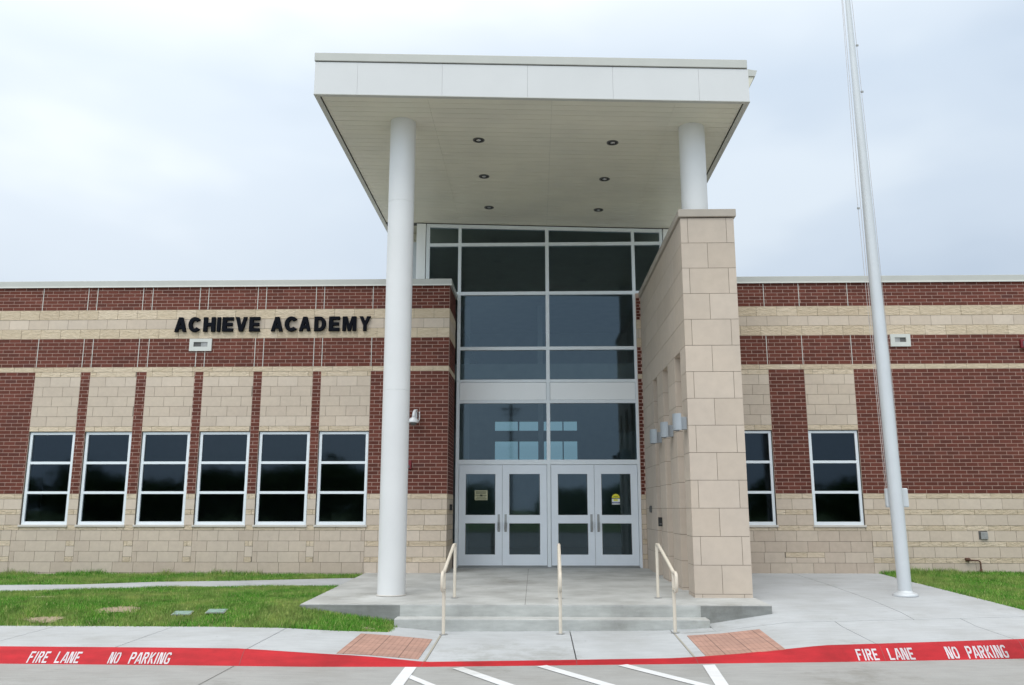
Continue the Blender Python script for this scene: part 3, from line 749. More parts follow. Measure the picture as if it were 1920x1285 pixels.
# doors
def door(x0, x1, hinge_left, extra=None):
    z0, z1 = .045, 2.118; y0, y1 = YS-.03, YS+.02; st = .143
    m_ = MB(); m_.box(x0, x0+st, y0, y1, z0, z1); m_.box(x1-st, x1, y0, y1, z0, z1)
    for a, b_ in ((z0, .285), (.915, 1.085), (1.93, z1)): m_.box(x0+st, x1-st, y0+.002, y1, a, b_)
    d_ = m_.build('door', 'alu_door', B)
    for a, b_ in ((.285, .915), (1.085, 1.93)):
        g_ = MB(); g_.face([(x0+st, YS, a), (x1-st, YS, a), (x1-st, YS, b_), (x0+st, YS, b_)]); g_.build('door_glass', 'glass_store', d_)
        g_ = MB()      # glazing bead
        for q in ((x0+st, x0+st+.008, a, b_), (x1-st-.008, x1-st, a, b_)): g_.box(q[0], q[1], y0+.006, y0+.02, q[2], q[3])
        g_.each('glazing_bead', 'dgrey', d_)
    hx = x1-.068 if hinge_left else x0+.068
    h_ = MB(); h_.box(hx-.024, hx+.024, y0-.006, y0-.001, .74, 1.10)
    h_.tube([(hx-.016, y0-.006, .77), (hx-.016, y0-.05, .79), (hx-.016, y0-.055, .85), (hx-.016, y0-.05, .93), (hx-.016, y0-.006, .95)], .008, 8)
    h_.tube([(hx+.016, y0-.006, .77), (hx+.016, y0-.05, .79), (hx+.016, y0-.055, .85), (hx+.016, y0-.05, .93), (hx+.016, y0-.006, .95)], .008, 8)
    h_.tube([(hx-.016, y0-.05, .79), (hx+.016, y0-.05, .79)], .009, 8)
    h_.build('door_handle', 'steel', d_)
    k_ = MB(); k_.box(x0+.003, x1-.003, y0-.004, y0-.001, z0+.003, z0+.022); k_.build('door_sweep', 'steel', d_)
    return d_
doors = [door(-1.592, -.686, True), door(-.680, .247, False), door(.337, 1.238, True), door(1.244, 2.139, False)]
m_ = MB()
for x in (-.683, 1.241): m_.box(x-.002, x+.002, YS-.01, YS+.02, .045, 2.118)
m_.each('door_gap', 'dark', B)
m_ = MB(); m_.box(XC[0]+hw, XC[2]-hw, YS-.08, YS+.10, .005, .04); m_.build('threshold', 'steel', B)
# notice and sticker on the door glass
m_ = MB(); yy = YS-.004
m_.box(-1.262, -.992, yy-.001, yy, 1.39, 1.593, 0)
for k, (a, b_, h_) in enumerate(((-1.235, -1.02, .016), (-1.235, -1.03, .010), (-1.245, -1.01, .010), (-1.22, -1.04, .010), (-1.24, -1.01, .012))):
    m_.box(a, b_, yy-.003, yy-.0015, 1.565-k*.036-h_, 1.565-k*.036, 1)
m_.box(-1.15, -1.10, yy-.003, yy-.0015, 1.47, 1.505, 1)
m_.build('door_notice', ['paper', 'ink'], doors[0])
m_ = MB(); cx_, r_ = 1.686, .083
arc = [(cx_+r_*math.cos(a), 1.435+r_*math.sin(a)) for a in np.linspace(0, math.pi, 17)]
m_.prism_xz(arc, yy-.001, yy, 0); m_.box(cx_-r_, cx_+r_, yy-.0012, yy, 1.30, 1.434, 1)
m_.box(cx_-.093, cx_+.085, yy-.003, yy-.0015, 1.420, 1.437, 3); m_.box(cx_-.05, cx_+.04, yy-.003, yy-.0015, 1.375, 1.41, 0)
m_.box(cx_-r_+.004, cx_+r_-.004, yy-.003, yy-.0015, 1.32, 1.352, 2); m_.box(cx_-.06, cx_+.06, yy-.004, yy-.0035, 1.332, 1.338, 1); m_.box(cx_-.045, cx_+.05, yy-.003, yy-.0015, 1.46, 1.468, 3)
m_.build('door_sticker', ['yellow', 'stwhite', 'stblue', 'stblack'], doors[3])
# pale side panels and clad wall of the clerestory
m_ = MB(); m_.prism_xz([(-2.595, 5.5), (-2.395, 5.5), (-2.395, sof(-2.395)-.002), (-2.595, sof(-2.595)-.002)], YS-.06, YS+.2)
m_.prism_xz([(2.85, 5.5), (3.05, 5.5), (3.05, sof(3.05)-.002), (2.85, sof(2.85)-.002)], YS-.06, YS+.2)
m_.each('corner_panel', 'spandrel', B)
m_ = MB()
for k in range(22): m_.prism_xz([(-3.3, 5.6+k*.085), (-2.6, 5.6+k*.085), (-2.6, min(5.68+k*.085, sof(-2.6))), (-3.3, min(5.68+k*.085, sof(-2.6)))], 18.9+.0001*k, 19.0)
m_.build('metal_cladding', 'soffit', B)
# lobby inside
m_ = MB()
m_.box(-3.0, 3.2, 18.35, 28.5, -.1, .02); m_.build('interior_floor', 'int_floor', B)
m_ = MB()
m_.box(-3.0, -2.62, 18.42, 28.5, .02, 7.1); m_.box(3.07, 3.2, 18.42, 28.5, .02, 7.1)
def wall_holes(x0, x1, y0, y1, z0, z1, xs, zs):
    """xs, zs: hole intervals (every x hole crosses every z hole)"""
    zc = z0
    for a, b_ in zs:
        m_.box(x0, x1, y0, y1, zc, a); xc = x0
        for c_, d_ in xs: m_.box(xc, c_, y0, y1, a, b_); xc = d_
        m_.box(xc, x1, y0, y1, a, b_); zc = b_
    m_.box(x0, x1, y0, y1, zc, z1)
HX = [(-1.30, -.55), (-.50, .18), (.30, .91), (.945, 1.39)]; HZ = [(2.62, 3.38), (3.72, 4.03)]
wall_holes(-2.62, 3.07, 28.0, 28.2, .02, 7.1, HX, HZ)
m_.box(-2.62, -1.9, 22.5, 22.7, .02, 3.2); m_.box(2.2, 3.07, 22.5, 22.7, .02, 3.2)
m_.build('interior_wall', 'int_wall', B)
m_ = MB(); m_.box(-2.62, 3.07, 18.42, 28.2, 6.96, 7.06); m_.box(-2.62, 3.07, 21.0, 21.2, 4.3, 4.75); m_.each('interior_ceiling', 'int_ceil', B)
m_ = MB()
for a, b_ in HX:
    for c_, d_ in HZ: m_.face([(a, 28.1, c_), (b_, 28.1, c_), (b_, 28.1, d_), (a, 28.1, d_)])
m_.build('rear_glazing', 'glass_back', B)
m_ = MB(); m_.box(.10, .24, 24.0, 24.14, .02, 7.1); m_.box(-2.0, -1.85, 24.0, 24.14, .02, 7.1); m_.each('interior_post', 'white', B)

# ------------------------------------------------------------ entrance canopy
CA = thing('entrance_canopy', 'tall white metal canopy roof over the entrance, carried by two round columns', 'canopy', (0, 15, 7))
CX0, CX1, CY0, CY1 = -3.372, 3.283, 12.12, 28.4
def top(x): return 8.165-.0335*(x+3.38)
seams = [CX0, -2.705, -1.394, -.082, 1.222, 2.527, CX1]
m_ = MB()
for a, b_ in zip(seams[:-1], seams[1:]):
    a += .0012; b_ -= .0012
    m_.prism_xz([(a, sof(a)+.012), (b_, sof(b_)+.012), (b_, top(b_)-.15), (a, top(a)-.15)], CY0, CY0+.03)
for k in range(9):
    y0 = CY0+.035+k*1.8; y1 = y0+1.795
    for x in (CX0, CX1-.03):
        m_.prism_xz([(x, sof(x)+.012), (x+.03, sof(x)+.012), (x+.03, top(x)-.15), (x, top(x)-.15)], y0, y1)
m_.build('fascia', 'white', CA)
m_ = MB(); a, b_ = CX0-.012, CX1-.014
m_.prism_xz([(a, top(a)-.135), (b_, top(b_)-.135), (b_, top(b_)), (a, top(a))], CY0-.018, CY1)
m_.build('coping', 'coping', CA, bevel=.006)
m_ = MB(); m_.prism_xz([(CX0+.01, top(CX0)-.15), (CX1-.01, top(CX1)-.15), (CX1-.01, top(CX1)-.136), (CX0+.01, top(CX0)-.136)], CY0+.012, CY1-.1)
m_.build('reveal', 'dark', CA)
m_ = MB()       # bottom trim round the soffit
def tr(x0, x1, y0, y1, dz=0, h=.012): m_.prism_xz([(x0, sof(x0)+dz), (x1, sof(x1)+dz), (x1, sof(x1)+dz+h), (x0, sof(x0)+dz+h)], y0, y1)
tr(CX0-.004, CX1+.004, CY0-.004, CY0+.07); tr(CX0-.004, CX0+.075, CY0+.07, CY1); tr(CX1-.075, CX1+.004, CY0+.07, CY1)
m_.each('edge_trim', 'coping', CA)
m_ = MB(); tr(CX0+.03, CX1-.03, CY0+.03, CY1, .05, .01); m_.build('roof_deck', 'dgrey', CA)
m_ = MB()
xa, xb = CX0+.088, CX1-.088; y = CY0+.10; k = 0
lights = [(-.932, 13.72), (-.935, 15.35), (-.93, 17.06), (1.352, 13.72), (1.348, 15.36), (1.357, 17.06)]
cutx = [xa, -1.63, .292, 2.18, xb]
while y < YS-.05:
    y1 = min(y+.17, YS+.3)
    for p_, q_ in zip(cutx[:-1], cutx[1:]):
        dz = random.uniform(0, .0012)
        m_.prism_xz([(p_+.001, sof(p_)+.022+dz), (q_-.001, sof(q_)+.022+dz), (q_-.001, sof(q_)+.034), (p_+.001, sof(p_)+.034)], y, y1-.007)
    y = y1; k += 1
m_.build('soffit', 'soffit', CA)
m_ = MB()
tr(CX0+.11, CX1-.11, YS+.2, CY1-.2, .025, .01); m_.build('soffit', 'soffit', CA)
for lx, ly in lights:
    L_ = MB(); zc = sof(lx)+.016
    def ring(r0, r1, z_, mi, n_=24):
        for i in range(n_):
            a0, a1 = 2*math.pi*i/n_, 2*math.pi*(i+1)/n_
            L_.face([(lx+r0*math.cos(a0), ly+r0*math.sin(a0), z_), (lx+r0*math.cos(a1), ly+r0*math.sin(a1), z_), (lx+r1*math.cos(a1), ly+r1*math.sin(a1), z_), (lx+r1*math.cos(a0), ly+r1*math.sin(a0), z_)], mi)
    ring(.078, .100, zc-.004, 1); ring(.0, .078, zc-.003, 0)
    L_.lathe(lx, ly, [(.100, zc-.004), (.100, zc+.01)], 24, 1)
    lt = L_.build('recessed_light', ['dark', 'dgrey'], CA)
    q = MB(); q.lathe(lx, ly-.01, [(.001, zc-.017), (.025, zc-.015), (.042, zc-.006)], 16, 0); q.build('lamp', 'lens', lt, smooth=True)
# gutter box on the right edge of the roof
m_ = MB(); m_.prism_xz([(3.285, 7.945), (3.52, 7.935), (3.555, 8.03), (3.29, 8.075)], 12.6, 26); m_.each('gutter', 'coping', CA)
m_ = MB(); m_.prism_xz([(3.285, 7.60), (3.36, 7.62), (3.505, 7.932), (3.285, 7.942)], 12.62, 26); m_.build('gutter_bracket', 'soffit', CA)
def column(x, y, r, z0, z1, cuts):
    m_ = MB(); zs = [z0]+cuts+[z1]; pr = []
    for a, b_ in zip(zs[:-1], zs[1:]): pr += [(r-.004, a), (r, a+.003), (r, b_-.003), (r-.004, b_)]
    m_.lathe(x, y, pr, 64); return m_.build('column', 'column', CA, autosm=30)
c1 = column(-2.135, 13.105, .207, -.045, sof(-2.13)+.03, [3.0, 6.05])
column(2.578, 13.105, .207, 5.80, sof(2.578)+.03, [])
m_ = MB(); m_.lathe(-2.135, 13.105, [(.207, -.046), (.222, -.044), (.222, -.036), (.209, -.03)], 48); m_.build('column_base_ring', 'sill', c1, smooth=False)

# ------------------------------------------------------------ free-standing stone fin wall with three slots
PW = thing('stone_fin_wall', 'tall blocky cream stone wall with three slots, standing right of the steps under the canopy', 'wall', (2.7, 15, -.05))
PX0, PX1, PY0, PY1 = 2.30, 3.13, 12.88, 18.08
slots = [(13.37, 13.94), (14.68, 15.29), (15.99, 16.50)]; SZ = 3.651
zr = [5.685-.406*k for k in range(15)]+[-.075]
# core
m_ = MB(); g_ = .006
e = [PY0]+[q for s_ in slots for q in s_]+[PY1]
for a, b_ in zip(e[::2], e[1::2]): m_.box(PX0+g_, PX1-g_, a+g_, b_-g_, -.2, SZ)
m_.box(PX0+g_, PX1-g_, PY0+g_, PY1-g_, SZ+g_, 5.68)
m_.build('joint_mortar', 'stonemortar', PW)
blocks = MB()
def blk(x0, x1, y0, y1, z0, z1): 
    j = .0035; blocks.box(x0, x1, y0, y1, z0+j, z1-j)
jj = .0035; th = .03
for i, (zt, zb) in enumerate(zip(zr[:-1], zr[1:])):
    odd = i % 2
    # front face
    cuts = [PX0, 2.41, 3.01, PX1] if not odd else [PX0, 2.703, PX1]
    for n_, (a, b_) in enumerate(zip(cuts[:-1], cuts[1:])):
        blk(a+(0 if n_ == 0 else jj), b_-(0 if b_ == PX1 else jj), PY0, PY0+th, zb, zt)
    solid = zb >= SZ-.01
    if solid:
        ys = [PY0+th]+[PY0+.81*k+(0 if odd else .40) for k in range(1, 7)]
        ys = [v for v in ys if v < PY1-.1]+[PY1]
        for a, b_ in zip(ys[:-1], ys[1:]):
            blk(PX0, PX0+th, a+(0 if a == PY0+th else jj), b_-jj, zb, zt); blk(PX1-th, PX1, a+(0 if a == PY0+th else jj), b_-jj, zb, zt)
    else:
        for n_, (a, b_) in enumerate(zip(e[::2], e[1::2])):
            a2 = PY0+th if n_ == 0 else a
            mid = [] if b_-a < .9 else ([a+.81] if odd else [a+.41, a+1.22])
            if b_-a < .9 and n_ in (1, 2): mid = [] 
            ys = [a2]+mid+[b_]
            for p_, q_ in zip(ys[:-1], ys[1:]):
                p2 = p_+(0 if p_ == a2 else jj); q2 = q_-(0 if q_ == b_ else jj)
                blk(PX0, PX0+th, p2, q2, zb, zt); blk(PX1-th, PX1, p2, q2, zb, zt)
            if n_ > 0:      # reveal facing the street
                blk(PX0+th+.001, PX1-th-.001, a, a+th, zb, zt)
            if n_ < 3: blk(PX0+th+.001, PX1-th-.001, b_-th, b_, zb, zt)
for a, b_ in slots: blocks.box(PX0+.001, PX1-.001, a+.0005, b_-.0005, SZ-.004, SZ+.02)
blocks.build('stone_facing', 'cast', PW)
m_ = MB(); m_.box(PX0-.035, PX1+.035, PY0-.035, 18.15, 5.70, 5.822); m_.build('capstone', 'capstone', PW, bevel=.008)

# ------------------------------------------------------------ lettered sign
def glyph(c, w, t=.27):
    q = .03
    if c == 'I': return [[(0, 0), (w, 0), (w, 1), (0, 1)]]
    if c == 'H': s = w*.34; return [[(0, 0), (s, 0), (s, .38), (w-s, .38), (w-s, 0), (w, 0), (w, 1), (w-s, 1), (w-s, .62), (s, .62), (s, 1), (0, 1)]]
    if c == 'E': s = w*.38; return [[(0, 0), (w, 0), (w, .22), (s, .22), (s, .39), (w*.93, .39), (w*.93, .60), (s, .60), (s, .78), (w, .78), (w, 1), (0, 1)]]
    if c == 'V': return [[(w*.34, 0), (w*.66, 0), (w, 1), (w*.69, 1), (w*.5, .36), (w*.31, 1), (0, 1)]]
    if c == 'Y': return [[(w*.35, 0), (w*.65, 0), (w*.65, .40), (w, 1), (w*.67, 1), (w*.5, .64), (w*.33, 1), (0, 1), (w*.35, .40)]]
    if c == 'M': s = w*.25; return [[(0, 0), (s, 0), (s, .60), (w*.40, 0), (w*.60, 0), (w-s, .60), (w-s, 0), (w, 0), (w, 1), (w*.66, 1), (w*.5, .46), (w*.34, 1), (0, 1)]]
    if c == 'A': return [[(0, 0), (w*.30, 0), (w*.36, .19), (w*.64, .19), (w*.70, 0), (w, 0), (w*.67, 1), (w*.33, 1)], [(w*.43, .40), (w*.5, .66), (w*.57, .40)]]
    if c == 'D':
        o = [(0, 0), (w*.5, 0)]+[(w*.5+w*.5*math.sin(a), .5-.5*math.cos(a)) for a in np.linspace(.15, math.pi-.15, 14)]+[(w*.5, 1), (0, 1)]
        i_ = [(w*.34, .22), (w*.34, .78)]+[(w*.46+w*.2*math.sin(a), .5+.28*math.cos(a)) for a in np.linspace(.1, math.pi-.1, 10)]
        return [o, i_]
    if c == 'C':
        a0, a1 = R(38), R(322)
        o = [(w*.5+w*(.5 if math.cos(a) < 0 else .5+.11*abs(math.sin(a)))*math.cos(a), .5+.52*math.sin(a)) for a in np.linspace(a0, a1, 26)]
        i_ = [(w*.52+w*.20*math.cos(a), .5+.27*math.sin(a)) for a in np.linspace(R(318), R(42), 20)]
        return [o+i_]
SG = thing('building_sign', 'raised black capital letters reading ACHIEVE ACADEMY on the upper stone band', 'sign', (-5.3, 16.87, 4.735))
SX = [(-7.32, -7.063), (-7.035, -6.773), (-6.729, -6.472), (-6.45, -6.368), (-6.341, -6.106), (-6.073, -5.822), (-5.79, -5.561), (-5.343, -5.087), (-5.065, -4.788), (-4.771, -4.516), (-4.462, -4.212), (-4.163, -3.93), (-3.886, -3.593), (-3.545, -3.301)]
def letter(c, x0, x1):
    hgt = .300
    cu = bpy.data.curves.new('letter', 'CURVE'); cu.dimensions = '2D'; cu.fill_mode = 'BOTH'; cu.extrude = .024; cu.bevel_depth = .006; cu.offset = -.006; cu.bevel_resolution = 1
    for poly in glyph(c, (x1-x0-.014)/hgt):
        sp = cu.splines.new('POLY'); sp.points.add(len(poly)-1); sp.use_cyclic_u = True
        for p, (u, v) in zip(sp.points, poly): p.co = (u*hgt, v*hgt, 0, 1)
    tmp = bpy.data.objects.new('tmp', cu); col.objects.link(tmp)
    dg = bpy.context.evaluated_depsgraph_get(); me = bpy.data.meshes.new_from_object(tmp.evaluated_get(dg))
    bpy.data.objects.remove(tmp)
    me.name = 'letter'
    mt = Matrix.Translation((x0+.007, YW-.032, 4.742)) @ Matrix.Rotation(R(90), 4, 'X'); me.transform(Matrix.Translation(-SG.location) @ mt)
    me.materials.clear(); me.materials.append(M['black'])
    o = bpy.data.objects.new('letter', me); col.objects.link(o); o.parent = SG
for c, (a, b_) in zip('ACHIEVEACADEMY', SX): letter(c, a, b_)

# ------------------------------------------------------------ small fixtures on the walls
def step_light(x0, x1, z0, z1, label, dark_left):
    t = thing('wall_light', label, 'wall light', ((x0+x1)/2, YW, z0), 'recessed lights in the upper brick band')
    y0 = YW-.03; ix0, ix1 = x0+.085, x1-.085; iz0, iz1 = z0+.088, z1-.068
    m_ = MB(); m_.box(x0, x1, y0, YW+.004, z0, iz0); m_.box(x0, x1, y0, YW+.004, iz1, z1); m_.box(x0, ix0, y0, YW+.004, iz0, iz1); m_.box(ix1, x1, y0, YW+.004, iz0, iz1)
    m_.build('face_plate', 'cream', t)
    m_ = MB(); m_.box(ix0, ix1, YW-.004, YW+.003, iz0, iz1); m_.build('recess', 'dgrey', t)
    xm = (ix0+ix1)/2; a, b_ = (xm, ix1) if dark_left else (ix0, xm)
    m_ = MB(); m_.box(a+.005, b_-.004, YW-.014, YW-.005, iz0+.004, iz1-.004); m_.build('lens', 'grey_metal', t)
step_light(-6.99, -6.535, 4.348, 4.60, 'square cream wall light set in brick under the black letters', True)
step_light(7.075, 7.467, 4.372, 4.622, 'square cream wall light set in brick just right of the flagpole', False)
t = thing('security_camera', 'white dome camera on a bracket on the brick wall beside the left column', 'camera', (-2.36, YW, 2.85))
m_ = MB(); m_.box(-2.385, -2.325, YW-.02, YW-.001, 2.98, 3.15); m_.build('wall_bracket', 'wplastic', t, bevel=.006)
m_ = MB(); m_.tube([(-2.36, YW-.01, 3.12), (-2.36, YW-.10, 3.11), (-2.365, YW-.17, 3.05), (-2.37, YW-.18, 2.96)], .034, 12, rr=[.03, .034, .036, .04]); m_.build('arm', 'wplastic', t, smooth=True)
m_ = MB(); m_.lathe(-2.375, YW-.18, [(.03, 2.975), (.07, 2.955), (.10, 2.91), (.108, 2.875), (.10, 2.868), (.001, 2.868)], 24); m_.build('housing', 'wplastic', t, smooth=True)
m_ = MB(); m_.lathe(-2.375, YW-.18, [(.072, 2.867), (.065, 2.84), (.04, 2.82), (.001, 2.812)], 20); m_.build('dome', 'dgrey', t, smooth=True)
m_ = MB(); m_.tube([(-2.30, YW-.01, 3.08), (-2.275, YW-.05, 3.09), (-2.27, YW-.08, 2.98), (-2.28, YW-.1, 2.90)], .012, 8); m_.build('cable', 'wplastic', t, smooth=True)
t = thing('fire_alarm', 'small red alarm box on the brick, half hidden by the left column', 'alarm', (-2.49, YW, 1.97))
m_ = MB(); m_.box(-2.57, -2.415, YW-.05, YW-.001, 1.975, 2.145); m_.build('housing', 'redbox', t, bevel=.012)
m_ = MB(); m_.box(-2.535, -2.45, YW-.058, YW-.051, 2.0, 2.05); m_.build('sounder_grille', 'dgrey', t)
t = thing('fire_bell', 'small dark red box high on the far right brick band', 'alarm', (9.68, YW, 4.3))
m_ = MB(); m_.box(9.6, 9.78, YW-.06, YW-.001, 4.32, 4.50); m_.build('housing', 'redbox', t, bevel=.015)
m_ = MB(); m_.box(9.64, 9.74, YW-.066, YW-.061, 4.36, 4.46); m_.build('grille', 'dgrey', t)
t = thing('hose_bib', 'rusty brown bent pipe on the low stone wall at far right', 'pipe', (8.3, YW, 0))
m_ = MB(); m_.tube([(8.16, YW-.06, .262), (8.34, YW-.06, .252), (8.372, YW-.06, .235), (8.378, YW-.06, .20), (8.378, YW-.06, -.02)], .014, 10); m_.build('pipe', 'rust', t, smooth=True)
m_ = MB(); m_.tube([(8.155, YW-.0, .27), (8.155, YW-.09, .27)], .035, 12); m_.tube([(8.378, YW-.06, .10), (8.378, YW-.06, .02)], .022, 10); m_.tube([(8.36, YW-.06, .05), (8.43, YW-.10, .04)], .01, 8); m_.build('valve', 'rust', t, smooth=True)
t = thing('outlet_box', 'grey metal outlet box in the stone wall above the rusty pipe', 'outlet', (8.5, YW, .64))
m_ = MB(); m_.box(8.425, 8.588, YW-.008, YW-.0045, .64, .795); m_.build('back_plate', 'dgrey', t)
m_ = MB(); m_.box(8.452, 8.583, YW-.04, YW-.009, .642, .775); m_.build('cover', 'grey_metal', t, bevel=.006)
# door buttons and card reader
t = thing('door_button', 'small black button box on the brick return left of the doors', 'button', (XR+.03, 17.5, 1.2))
m_ = MB(); m_.box(XR+.001, XR+.05, 17.42, 17.5, 1.18, 1.30); m_.build('housing', 'dark', t, bevel=.004)
m_ = MB(); m_.box(XR+.051, XR+.055, 17.44, 17.48, 1.21, 1.25); m_.build('button', 'steel', t)
t = thing('card_reader', 'black card reader on the stone fin nearest the doors but one', 'card reader', (2.29, 15.95, .9))
m_ = MB(); m_.box(2.235, 2.299, 15.86, 15.95, .90, 1.06); m_.build('housing', 'dark', t, bevel=.004)
m_ = MB(); m_.box(2.245, 2.29, 15.857, 15.859, .93, .955); m_.build('status_light', 'dgrey', t)
t = thing('keypad', 'small dark keypad on the stone wall right beside the doors', 'keypad', (2.29, 17.3, 1.15))
m_ = MB(); m_.box(2.262, 2.299, 17.22, 17.32, 1.14, 1.27); m_.build('housing', 'dgrey', t, bevel=.004)
m_ = MB(); m_.box(2.258, 2.2615, 17.24, 17.30, 1.16, 1.25); m_.build('keys', 'dark', t)
# wall sconces on the fins
SC = thing('wall_sconce', 'curved grey metal lamp on the first stone fin, nearest the street', 'wall lamp', (2.30, 13.05, 2.37), 'curved lamps along the slotted stone wall')
m_ = MB(); m_.box(2.205, 2.2995, 12.985, 13.115, 2.385, 2.575); m_.build('back_box', 'sconce', SC, bevel=.004)
m_ = MB(); vs = []; n_ = 16
def arcpt(r, a): return (2.205-r*math.cos(a), 13.05+.128*math.sin(a)*(r/.11))
for z_ in (2.375, 2.625):
    for r in (.11, .103):
        for k in range(n_+1): vs.append((*arcpt(r, -math.pi/2+math.pi*k/n_), z_))
W_ = n_+1; fs = []
for k in range(n_):
    fs += [(k, k+1, 2*W_+k+1, 2*W_+k), (W_+k+1, W_+k, 3*W_+k, 3*W_+k+1), (k, W_+k, W_+k+1, k+1), (2*W_+k+1, 3*W_+k+1, 3*W_+k, 2*W_+k)]
m_.mesh(vs, fs); m_.box(2.197, 2.206, 12.93, 13.17, 2.38, 2.62); m_.build('shade', 'sconce', SC, autosm=40)
def dup(o, loc, label):
    r = o.copy(); col.objects.link(r); r.location = loc; r['label'] = label
    for ch in o.children:
        c = ch.copy(); col.objects.link(c); c.parent = r
    return r
dup(SC, (2.30, 14.34, 2.37), 'curved grey metal lamp on the second stone fin, middle of the three')
dup(SC, (2.30, 15.66, 2.37), 'curved grey metal lamp on the third stone fin, nearest the doors')

# ------------------------------------------------------------ handrails
def rail(xf, xb, yb_, label, first=None):
    t = thing('handrail', label, 'handrail', (xf, 11.44, -.37), 'painted handrails on the entrance steps')
    yf = 11.44; r = .022; zt, zf = .70, .41
    def X(y): return xf+(xb-xf)*(y-yf)/(yb_-yf)
    m_ = MB(); m_.tube([(X(yf), yf, -.39), (X(yf), yf, zf-.01)], r, 16); m_.build('post', 'beige_paint', t, autosm=40)
    m_ = MB(); m_.tube([(X(yb_), yb_, -.08), (X(yb_), yb_, zt-.01)], r, 16); m_.build('post', 'beige_paint', t, autosm=40)
    pts = [(yb_, zt-.03), (yb_, zt-.012), (yb_-.012, zt), (yb_-.20, zt), (yb_-.23, zt-.008)]
    pts += [(yf+.05, zf+.015), (yf+.01, zf), (yf-.16, zf), (yf-.21, zf-.015), (yf-.235, zf-.06), (yf-.235, zf-.16), (yf-.21, zf-.21), (yf-.16, zf-.225), (yf-.01, zf-.225)]
    m_ = MB(); m_.tube([(X(y), y, z_) for y, z_ in pts], r, 16); m_.build('rail', 'beige_paint', t, smooth=True)
    for y_, z_ in ((yf, H(xf, yf)+.0), (yb_, PZ(0, yb_))):
        m_ = MB(); m_.lathe(X(y_), y_, [(.055, z_+.001), (.055, z_+.007), (.025, z_+.010)], 20); m_.build('base_flange', 'grey_metal', t)
rail(-1.18, -1.165, 12.78, 'beige painted pipe handrail on the left of the steps')
rail(.318, .342, 12.72, 'beige painted pipe handrail in the middle of the steps')
rail(1.775, 1.765, 12.84, 'beige painted pipe handrail on the right of the steps, beside the stone wall')

# ------------------------------------------------------------ flagpole
FX, FY = 5.535, 13.45
fz = H(FX, FY)
FP = thing('flagpole', 'tall tapering silver metal flagpole with rope, standing on the paving at right', 'flagpole', (FX, FY, fz))
FP.rotation_euler = (0, R(-.75), 0)
m_ = MB(); m_.lathe(0, 0, [(.098, .0), (.100, 1.2), (.100, 3.6), (.084, 5.5), (.062, 7.8), (.041, 9.8), (.036, 11.2), (.034, 11.6)], 40); m_.build('pole', 'pole', FP, smooth=True, local=True)
m_ = MB(); m_.lathe(0, 0, [(.178, .0), (.18, .018), (.168, .034), (.14, .046), (.115, .058), (.10, .08)], 48); m_.build('base_collar', 'pole', FP, smooth=True, local=True)
m_ = MB(); m_.lathe(0, 0, [(.001, 11.72), (.06, 11.70), (.085, 11.64), (.06, 11.59), (.03, 11.57)], 24); m_.build('finial', 'steel', FP, smooth=True, local=True)
m_ = MB(); m_.box(-.125, .22, .06, .13, 1.30, 1.59); m_.build('cleat_box', 'pole', FP, local=True, bevel=.018)
m_ = MB(); m_.tube([(-.105, .03, 1.58), (-.125, .0, 3.0), (-.112, .0, 6.0), (-.07, 0, 11.5)], .004, 6); m_.tube([(-.12, .05, 1.58), (-.145, .02, 3.0), (-.15, .02, 6.5), (-.07, 0, 11.5)], .0035, 6)
m_.tube([(.108, .03, 1.58), (.118, .0, 3.0), (.102, .0, 6.0), (.06, 0, 11.5)], .0035, 6); m_.each('halyard', 'rope', FP, local=True)
for sx, z_ in ((-.15, 6.1), (.095, 8.15), (.088, 9.0)):
    m_ = MB(); m_.box(sx-.02, sx+.02, -.008, .012, z_-.014, z_+.014); m_.build('rope_clip', 'grey_metal', FP, local=True)

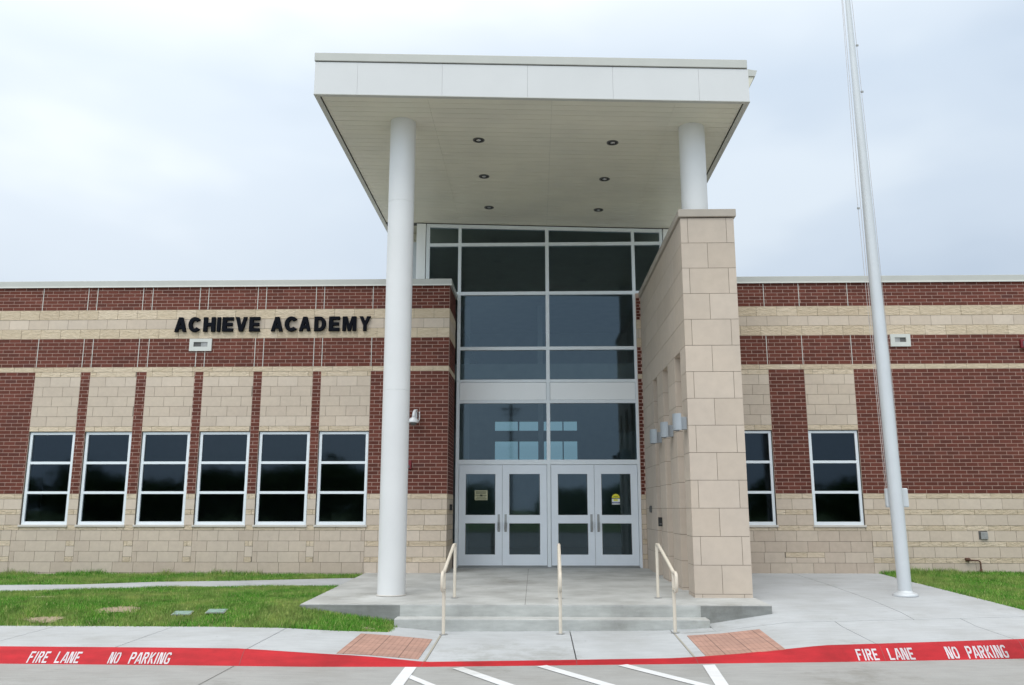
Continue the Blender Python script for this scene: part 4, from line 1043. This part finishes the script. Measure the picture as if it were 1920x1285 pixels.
# ------------------------------------------------------------ covers in the lawn
for (a, b_), lab in zip(covers, ('flat green utility cover in the lawn, the left of two', 'flat green utility cover in the lawn, the right one nearer the steps')):
    z_ = H(a, b_)
    t = thing('utility_cover', lab, 'utility cover', (a, b_, z_), 'two utility covers in the lawn')
    dz = .18*.2
    m_ = MB(); m_.mesh([(a-.13, b_-.08, H(a-.13, b_-.08)+.012), (a+.13, b_-.08, H(a+.13, b_-.08)+.012), (a+.13, b_+.08, H(a+.13, b_+.08)+.012), (a-.13, b_+.08, H(a-.13, b_+.08)+.012)], [(0, 1, 2, 3)]); m_.build('rim', 'grey_metal', t)
    m_ = MB(); m_.mesh([(a-.117, b_-.067, H(a-.117, b_-.067)+.018), (a+.117, b_-.067, H(a+.117, b_-.067)+.018), (a+.117, b_+.067, H(a+.117, b_+.067)+.018), (a-.117, b_+.067, H(a-.117, b_+.067)+.018)], [(0, 1, 2, 3)]); m_.build('lid', 'cover', t)

# ------------------------------------------------------------ what the glass mirrors: trees and a utility pole across the car park
def tree_tris(cx_, cy_, z0, h, wdt, n):
    P = []; nb = 16
    bl = [(cx_+random.uniform(-.35, .35)*wdt, cy_+random.uniform(-.3, .3)*wdt, z0+h*random.uniform(.18, .80), wdt*random.uniform(.22, .36)) for _ in range(nb)]
    for _ in range(n):
        bx_, by_, bz_, br = random.choice(bl)
        v = np.random.normal(size=3); v /= np.linalg.norm(v); q = br*random.random()**.45; c = np.array([bx_, by_, bz_])+v*q*np.array([1, 1, .8])
        for _k in range(3): P.append(c+np.random.normal(size=3)*.22)
    return P
P = []
for (tx, th_, tw) in ((-58, 7.5, 9), (-52, 5.5, 8), (-47, 5, 8), (-41, 6.5, 8), (-36, 7.2, 8), (-31, 6.4, 8), (-27, 7.6, 9), (-22, 7.8, 9), (-15, 4, 7), (-8, 4.2, 8), (12, 4, 7), (20, 4.5, 8), (30, 5.0, 9), (38, 6, 9), (46, 5, 8), (60, 6, 10), (-66, 6, 9), (-75, 7, 9), (4, 3.4, 7)):
    P += tree_tris(tx, -72+random.uniform(-4, 4), -.36, th_, tw, 5200)
o = tri_mesh(np.array(P), 'treeline', 'leaf'); o['kind'] = 'stuff'; tag(o, 'dark line of distant trees mirrored in the windows', 'trees')
t = thing('utility_pole', 'distant wooden utility pole with a crossarm, mirrored in the glass above the doors', 'pole', (-2.2, -43.6, -.36))
m_ = MB(); m_.tube([(-2.2, -43.6, -.4), (-2.2, -43.6, 11)], .14, 10); m_.build('pole', 'bark', t)
m_ = MB(); m_.box(-3.1, -1.3, -43.52, -43.4, 10.3, 10.45); m_.box(-2.9, -1.5, -43.8, -43.7, 9.9, 10.0); m_.each('crossarm', 'bark', t)
